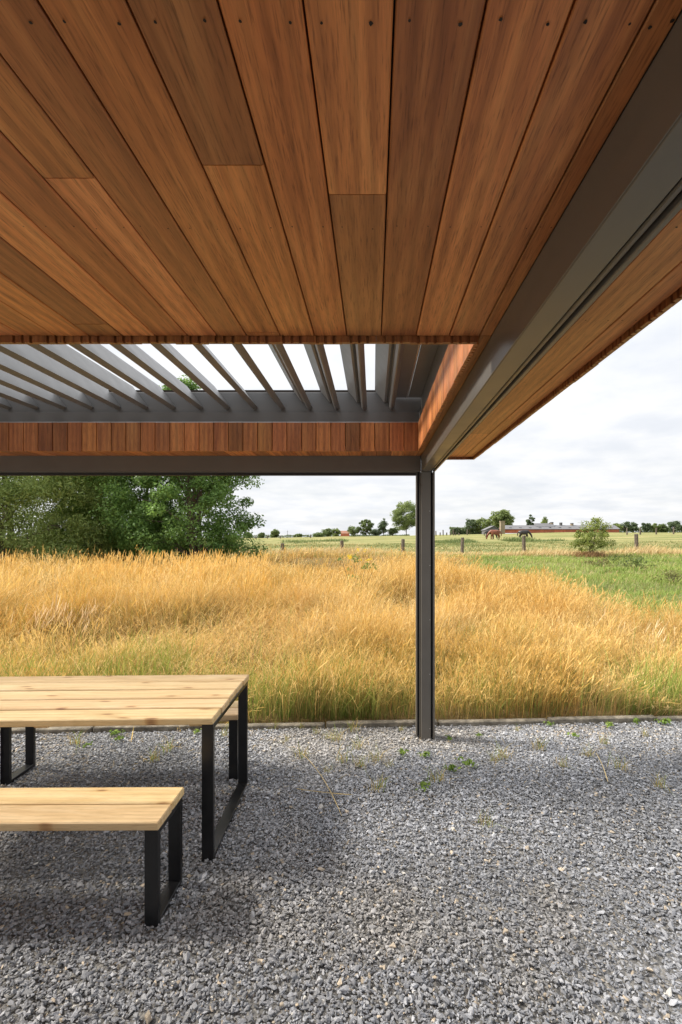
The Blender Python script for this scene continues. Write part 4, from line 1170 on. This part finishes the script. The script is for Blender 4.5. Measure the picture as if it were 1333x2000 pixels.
# bent dry stalks lying on the gravel
for k, (a_, b_, c_, lab) in enumerate((((590, 1478), (632, 1520), (668, 1602), 'long curved dry grass stalk lying on the gravel'),
                                      ((1165, 1478), (1178, 1505), (1188, 1535), 'short dry grass stalk lying on the open gravel beyond the post'),
                                      ((580, 1548), (640, 1565), (690, 1560), 'thin dry stalk lying crosswise on the gravel under the roof opening'))):
    P0, P1, P2 = [Vector(ground_px(*p)) for p in (a_, b_, c_)]
    pts = []
    for t in np.linspace(0, 1, 9):
        p = P0 * (1 - t) ** 2 + P1 * 2 * t * (1 - t) + P2 * t * t
        p.z = 0.026 + 0.012 * math.sin(t * 3.1)
        pts.append(p)
    m_ = paint('straw%d' % k, (0.55, 0.42, 0.2), 0.7)
    o = MB().tube(pts, [0.0022] * 6 + [0.0035, 0.003, 0.001], 5).build('dry_stalk', m_)
    tag(o, lab, 'grass stalk')
n = 420
X = rng.uniform(-3.2, 3.2, n); Y = yk(X) - 0.05 - np.abs(rng.normal(0, 0.55, n)); a_ = rng.uniform(0, 2 * np.pi, n); f = rng.uniform(size=n)
V, l_, s_, c_ = blades(X, Y, np.full(n, 0.016) + rng.uniform(0, 0.012, n), rng.uniform(0.02, 0.03, n), 0.003 * rng.uniform(0.6, 1.5, n), np.cos(a_) * 3.2, np.sin(a_) * 3.2, mixc((0.45, 0.32, 0.13), (0.70, 0.54, 0.28), f), mixc((0.45, 0.32, 0.13), (0.70, 0.54, 0.28), f), curl=1.0)
V[:, 2] = np.clip(V[:, 2], 0.008, 0.04)
tag(link('straw_litter', fast_mesh('straw_litter', V, l_, s_, c_), M['grass']), 'short broken straws scattered over the gravel near the kerb', 'straw', kind='stuff')
# ragwort and leafy plants in the field
def plant(name, label, px, Y, h, spread, nleaf, ls, c0, c1, flower=None):
    root = empty(name, gp(px, Y)); tag(root, label, 'plant')
    k = 14
    cent = np.stack([rng.normal(0, spread * 0.5, k), rng.normal(0, spread * 0.5, k), rng.uniform(0.15, 1, k) * h], 1)
    V, l_, s_, c_ = leaf_cloud(cent, np.full(k, spread * 0.32), nleaf, ls, c0, c1, 0.45)
    link('foliage', fast_mesh('foliage', V, l_, s_, c_), M['leaf'], root)
    mb = MB()
    for c in cent: mb.tube([(c[0] * 0.2, c[1] * 0.2, -0.05), (c[0] * 0.6, c[1] * 0.6, c[2] * 0.6), tuple(c)], [0.008, 0.006, 0.003], 5)
    mb.build('stem', M['bark'], root)
    if flower:
        cent = np.stack([rng.normal(0, spread * 0.55, 9), rng.normal(0, spread * 0.5, 9), rng.uniform(0.9, 1.1, 9) * h], 1)
        V, l_, s_, c_ = leaf_cloud(cent, np.full(9, 0.05), 120, 0.026, flower, flower, 0.9)
        link('flower', fast_mesh('flower', V, l_, s_, c_), M['leaf'], root)
plant('ragwort_plant', 'yellow flowering ragwort rising out of the dry grass', 697, 9.5, 1.03, 0.3, 160, 0.07, (0.14, 0.2, 0.05), (0.26, 0.32, 0.09), (0.75, 0.55, 0.04))
plant('dock_plant', 'dark leafy weed in the green meadow below the leaning fence post', 1240, 19, 0.42, 0.8, 420, 0.10, (0.06, 0.10, 0.03), (0.18, 0.22, 0.06))
plant('thistle_plant', 'reddish leafy weed in the green meadow, away from the fence posts', 1312, 13.5, 0.42, 0.5, 320, 0.07, (0.10, 0.11, 0.035), (0.24, 0.24, 0.08))
plant('dock_plant', 'small brownish weed in the green meadow below the hawthorn bush', 1170, 20, 0.36, 0.4, 200, 0.09, (0.12, 0.12, 0.04), (0.26, 0.22, 0.09))
